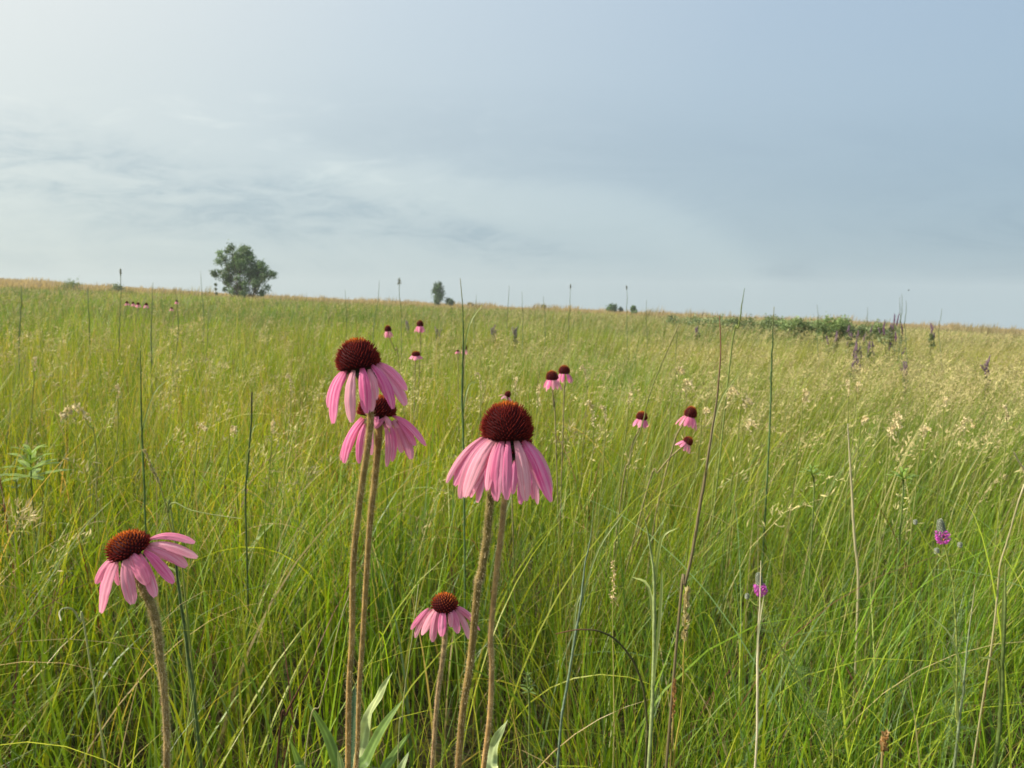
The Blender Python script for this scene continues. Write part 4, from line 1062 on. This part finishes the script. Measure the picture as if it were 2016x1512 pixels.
for (a_, b_, dd_, hl_, hw_, nodx, lab) in NOD:
    sgn = 1 if nodx > 0 else -1
    # tip hangs to the right of the stalk when nodx < 0
    tipx = a_ - nodx * .5; 
    pts = [(tipx, b_ + abs(nodx) * .35), (a_, b_ - 2), (a_ + nodx * .35, b_ + 10 + abs(nodx) * .4), (a_ + nodx * .55, b_ + 55), (a_ + nodx * .7 - 6, b_ + 130), (a_ + nodx * .8 - 14, b_ + 210)]
    stalk(lab, pts, dd_, 1.2, 2.2, (.58, .50, .26), (.30, .33, .10), head=('nod', hl_ * 1.15, hw_ * 1.1, (.80, .70, .44)), cat='seed head', name='nodding_grass', group='nodding seed heads of the mid meadow')

# ------------------------------------------------------------------ shrubs and trees
def leaf_cloud(g, centers, radii, counts, size, col, r, squash=1.0):
    for c, rr_, k in zip(centers, radii, counts):
        p = c + r.normal(0, .58, (k, 3)) * rr_ * np.array([1, 1, squash])
        d = nrm(r.normal(0, 1, (k, 3))); e = nrm(np.cross(d, r.normal(0, 1, (k, 3))))
        s = size * r.uniform(.6, 1.4, (k, 1))
        V = np.stack([p - d * s, p + e * s * .5, p + d * s, p - e * s * .5], 1).reshape(-1, 3)
        cc = np.array(col) * r.uniform(.65, 1.35) * r.uniform(.75, 1.25, (k, 1))
        g.add(V, np.arange(len(V)).reshape(-1, 4), c=np.repeat(cc, 4, 0))

def put_on_ground(px, d):
    """ground point at camera-depth d in the column px"""
    p = P(px, 600, d); return np.array([p[0], p[1], ground_at(p)])

def traced_tree(label, name, D, clusters, base_px, scale_fn, leaf=.07, col=(.055, .10, .035), dens=1.0, seed=3, trunkcol=(.10, .08, .05), limbs=6, depthw=1.0):
    r = np.random.default_rng(seed)
    pts = []; rad = []
    for zx, zy, zr in clusters:
        a_, b_, k_ = scale_fn(zx, zy, zr)
        cx_ = P(a_, b_, D); cx_ = cx_ + np.array([0, 1, 0]) * r.normal(0, .5) * depthw
        pts.append(cx_); rad.append(k_ / F * D)
    pts = np.array(pts); rad = np.array(rad)
    foot = put_on_ground(base_px, D)
    th = thing(name, label, 'tree' if 'tree' in name else 'shrub', foot)
    g = G()
    leaf_cloud(g, pts, rad, [max(12, int(dens * 260 * (q_ / rad.max()) ** 2)) for q_ in rad], leaf, col, r)
    g.build('crown', M_tree, th, foot)
    if 'sapling' in name: trunkcol = (.2, .2, .13)
    g = G()
    order = r.permutation(len(pts))
    roots = [foot + np.array([r.uniform(-1, 1) * .35 * depthw, r.uniform(-.3, .3), -.05]) for _ in range(limbs)]
    for k in order:
        rt = roots[int(np.argmin([abs(q_[0] - pts[k][0]) + r.random() * .4 for q_ in roots]))]
        md = rt * .5 + pts[k] * .5 + np.array([(rt[0] - pts[k][0]) * .12, 0, (pts[k][2] - rt[2]) * -.02])
        tube(g, smooth_path([rt, md, pts[k]], 8), np.linspace(.030, .008, 8) * depthw, trunkcol, 5)
    g.build('trunk', M_bark, th, foot)
    return th
CL = [(680, 210, 60), (760, 220, 70), (850, 240, 90), (960, 270, 90), (1010, 330, 70), (530, 270, 60), (500, 350, 70), (460, 430, 70), (390, 500, 70), (300, 550, 50),
      (640, 390, 80), (760, 370, 100), (860, 420, 110), (1060, 420, 70), (850, 550, 110), (720, 480, 70), (560, 540, 70), (620, 640, 110), (720, 700, 60), (240, 720, 60),
      (260, 780, 50), (400, 660, 50), (330, 700, 50), (500, 800, 90), (580, 860, 90), (440, 790, 60), (900, 680, 90), (1000, 700, 100), (1130, 560, 90), (1180, 520, 60),
      (1270, 570, 60), (1300, 650, 90), (1290, 750, 90), (1180, 830, 110), (1080, 780, 90), (1450, 760, 70), (1440, 830, 60), (920, 830, 90), (800, 850, 70),
      (1220, 940, 90), (1100, 1000, 80), (1330, 1040, 60), (1290, 1140, 60), (950, 960, 70), (780, 980, 60), (820, 1050, 50), (400, 930, 60), (500, 980, 40), (1100, 1100, 50),
      (660, 1020, 50), (930, 1080, 50), (1500, 720, 40), (760, 600, 130), (900, 450, 120), (1150, 700, 120), (650, 1120, 70), (850, 1150, 60), (1000, 1180, 70), (1200, 1170, 60), (740, 1060, 60), (560, 1080, 45)]
traced_tree('rounded open-crowned shrub standing alone on the left skyline', 'lone_shrub', 48.0, CL, 484, lambda x_, y_, r_: (400 + x_ / 10.8, 470 + y_ / 10.8, r_ / 10.8), .062, (.14, .22, .095), 2.5, 3)
def shrub_px(label, name, D, px, top, bot, wpx, seed, col=(.05, .09, .035), n=14, cone=False, leaf=None, trunk=True):
    r = np.random.default_rng(seed); cl = []
    for k in range(n):
        v = (k + .5) / n; hw = wpx / 2 * (math.sin(math.pi * min(.98, v * .8 + .15)) ** .6 if not cone else (.35 + .75 * v))
        cl.append((px + r.uniform(-1, 1) * hw * .7, top + (bot - top) * v, max(1.5, hw * .75)))
    traced_tree(label, name, D, cl, px, lambda x_, y_, r_: (x_, y_, r_), leaf or .0011 * D, np.array(col) * 1.5, .6, seed, limbs=2, depthw=.4)
shrub_px('narrow columnar tree on the skyline between two thin stalks', 'columnar_tree', 80, 863, 558, 602, 17, 31, n=20)
shrub_px('small rounded bush at the foot of the columnar tree', 'distant_bush', 80, 884, 590, 602, 13, 32)
shrub_px('tiny bush on the skyline beyond the long thin blade', 'distant_bush', 85, 925, 599, 604, 9, 33, n=8)
shrub_px('tiny dark pointed bush on the skyline above the largest bloom', 'distant_bush', 85, 1070, 602, 612, 7, 34, n=8)
shrub_px('left and broader of the paired small bushes on the skyline', 'distant_bush', 75, 1205, 603, 616, 15, 35)
shrub_px('small slim bush right beside the broader paired bush', 'distant_bush', 75, 1222, 606, 617, 6, 36, n=8)
shrub_px('slim bush right of the paired small bushes', 'distant_bush', 60, 1247, 603, 618, 9, 37, (.07, .12, .045), n=9)
shrub_px('low bush on the crest nearer the left corner', 'distant_bush', 70, 140, 562, 574, 30, 38, (.10, .14, .045))
shrub_px('low bush on the crest left of the rounded far shrub', 'distant_bush', 75, 232, 567, 577, 22, 39, (.11, .14, .05))
shrub_px('bare wispy sapling at the left foot of the rounded far shrub', 'wispy_sapling', 46, 427, 556, 583, 4, 40, (.10, .13, .07), n=3)
# hedge row of green weeds on the right skyline
def weed_bush(label, px, top, D, wpx, seed, col, name='green_bush', spikes=False, group='green bushes along the right skyline'):
    r = np.random.default_rng(seed)
    foot = put_on_ground(px, D); topz = P(px, top, D)[2]; h = topz - foot[2]; w = wpx / F * D
    th = thing(name, label, 'wildflower' if spikes else 'bush', foot, group)
    g = G(); cs = []; rd = []
    tips = []
    for k in range(16 if not spikes else (12 if 'darkest and' in label else 5)):
        v = r.uniform(.35, 1.0); 
        if k < 5: v = r.uniform(.85, 1.0)
        q_ = foot + np.array([r.uniform(-1, 1) * w * .5, r.uniform(-1, 1) * w * .35, h * v * r.uniform(.85, 1)]); tips.append(q_)
        cs.append(q_ - np.array([0, 0, h * .12])); rd.append(w * .2)
    leaf_cloud(g, cs, rd, [18 if spikes else 90] * len(cs), .0022 * D if D < 15 else .0016 * D, (.18, .22, .10) if spikes else col, r, .9)
    g.build('leaves', M_tree, th, foot)
    g = G()
    for q_ in tips: tube(g, smooth_path([foot + np.array([r.normal(0, .03), 0, 0]), foot * .4 + q_ * .6, q_], 6), .003, (.12, .13, .05), 4)
    g.build('stems', M_stem, th, foot)
    if spikes:
        k_dark = 'darkest and' in label
        for q_ in tips:
            g = G()
            sl = r.uniform(.05, .10) * (1.5 if k_dark else 1); sw = .011 * (1 + D / 20)
            pp = smooth_path([q_ - np.array([0, 0, sl * .3]), q_ + np.array([r.normal(0, .02), 0, sl * .7])], 6)
            tube(g, pp, np.array([.4, .9, 1, .8, .5, .1]) * sw * .5, np.array(col) * .8, 6)
            k = 40; f = r.random(k)[:, None]; c = pp[0] * (1 - f) + pp[-1] * f + r.normal(0, sw * .45, (k, 3)) * (1 - .6 * f)
            d = nrm(r.normal(0, 1, (k, 3))) * sw * .5; e = nrm(np.cross(d, r.normal(0, 1, (k, 3)))) * sw * .25
            V = np.stack([c - d, c + e, c + d, c - e], 1).reshape(-1, 3); g.add(V, np.arange(len(V)).reshape(-1, 4), c=np.repeat(np.array(col) * r.uniform(.7, 1.4, (k, 1)), 4, 0))
            g.build('flower_spike', M_floret, th, foot)
    return th
GB1 = (.19, .245, .11); GB2 = (.21, .29, .115)
row = [(1348, 622, 22, 40), (1385, 624, 21, 42), (1425, 625, 20, 44), (1462, 622, 19, 40), (1500, 622, 18, 42), (1535, 620, 17, 36), (1562, 615, 16, 40), (1595, 620, 16, 40), (1625, 618, 15, 38), (1653, 614, 15, 34), (1682, 622, 15, 36), (1712, 628, 15, 36), (1745, 632, 16, 34)]
names = ['first', 'second', 'third', 'fourth', 'fifth', 'sixth', 'seventh', 'eighth', 'ninth', 'tenth', 'eleventh', 'twelfth', 'last']
for k, (a_, b_, D_, w_) in enumerate(row):
    lab = {6: 'bright green bush in the hedge row with a raised rounded top', 9: 'brightest pale green bush, highest of the right hedge row'}.get(k, names[k] + ' green bush from the left in the skyline hedge row')
    weed_bush(lab, a_, b_ - 3, D_, w_ * 1.25, 60 + k, GB2 if k in (6, 8, 9) else GB1)
PU = (.26, .17, .24)
for k, (a_, b_, D_, w_, lab) in enumerate([(1765, 634, 8.5, 34, 'darkest and tallest clump of purple spikes on the right skyline'), (1748, 640, 9, 16, 'slim purple-spiked plant left of the darkest clump'),
        (1708, 641, 10, 26, 'purple-spiked plant between the darkest clump and the green bushes'), (1682, 650, 9, 20, 'purple-spiked plant below the brightest green bush'),
        (1640, 655, 8.5, 18, 'dull purple-spiked plant farther left, under the hedge row'), (1697, 672, 6.5, 18, 'purple-spiked plant low in the tan grass, below the paired spikes'),
        (1722, 668, 7.5, 14, 'small purple-spiked plant right below the hedge row end'), (1795, 700, 5.5, 12, 'tiny violet plant in the grass below the darkest clump'),
        (1955, 698, 5.5, 10, 'tiny violet plant near the right edge'), (1375, 642, 12, 14, 'dull purple plant at the left end of the hedge row'),
        (1838, 645, 9, 14, 'low purple-tipped plant right of the darkest clump'), (1690, 700, 5.5, 16, 'violet plant deepest in the tan grass of the right meadow'),
        (803, 632, 9, 9, 'tiny purple speck plant beyond the two far coneflowers'), (862, 638, 8.5, 10, 'tiny purple plant right of the upright far coneflower'),
        (972, 640, 8.5, 12, 'faint purple plant beyond the ragged coneflower'), (1016, 640, 8, 9, 'faint single purple plant in the far middle meadow')]):
    weed_bush(lab, a_, b_ - (14 if k == 0 else (0 if k > 11 else 3)), D_, w_ * (.8 if k > 11 else 1.2), 90 + k, (.20, .10, .19) if k == 0 else ((.33, .27, .28) if k > 11 else PU), 'purple_spiked_plant', True, 'purple-spiked plants in the meadow')

# a bird far off in the sky
def bird():
    c = P(1789, 572, 40.0); s = 4.5 / F * 40
    g = G()
    tube(g, smooth_path([c + np.array([-.5, 0, .05]) * s, c, c + np.array([.5, .1, -.02]) * s], 7), np.array([.03, .09, .13, .14, .11, .07, .02]) * s, (.07, .07, .08), 6)
    th = thing('bird', 'tiny dark bird flying over the right skyline', 'bird', c)
    g.build('body', M_bark, th, c)
    for sg in (-1, 1):
        g = G(); g.add([c + np.array([-.1, 0, 0]) * s, c + np.array([.15, 0, 0]) * s, c + np.array([.0, sg * .3, .55]) * s, c + np.array([-.25, sg * .25, .45]) * s], [[0, 1, 2, 3]], c=(.07, .07, .08))
        g.build('wing', M_bark, th, c)
bird()

# ------------------------------------------------------------------ the thin summer haze that pales the far slope
def haze():
    bpy_me = bpy.data.meshes.new('haze')
    x0, x1, y0, y1, z0, z1 = -430, 430, -430, 430, -55, 14
    v = [(x0, y0, z0), (x1, y0, z0), (x1, y1, z0), (x0, y1, z0), (x0, y0, z1), (x1, y0, z1), (x1, y1, z1), (x0, y1, z1)]
    bpy_me.from_pydata(v, [], [(3, 2, 1, 0), (4, 5, 6, 7), (0, 1, 5, 4), (1, 2, 6, 5), (2, 3, 7, 6), (3, 0, 4, 7)])
    m, N, L = new_mat('air')
    pv = N('ShaderNodeVolumePrincipled'); pv.inputs['Color'].default_value = (.80, .88, .93, 1); pv.inputs['Density'].default_value = HAZE
    o = N('ShaderNodeOutputMaterial'); L(pv.outputs[0], o.inputs['Volume'])
    bpy_me.materials.append(m)
    ob = bpy.data.objects.new('haze', bpy_me); COL.objects.link(ob); ob['kind'] = 'stuff'; ob['label'] = 'thin pale summer haze over the meadow'
HAZE = 0.0011
haze()
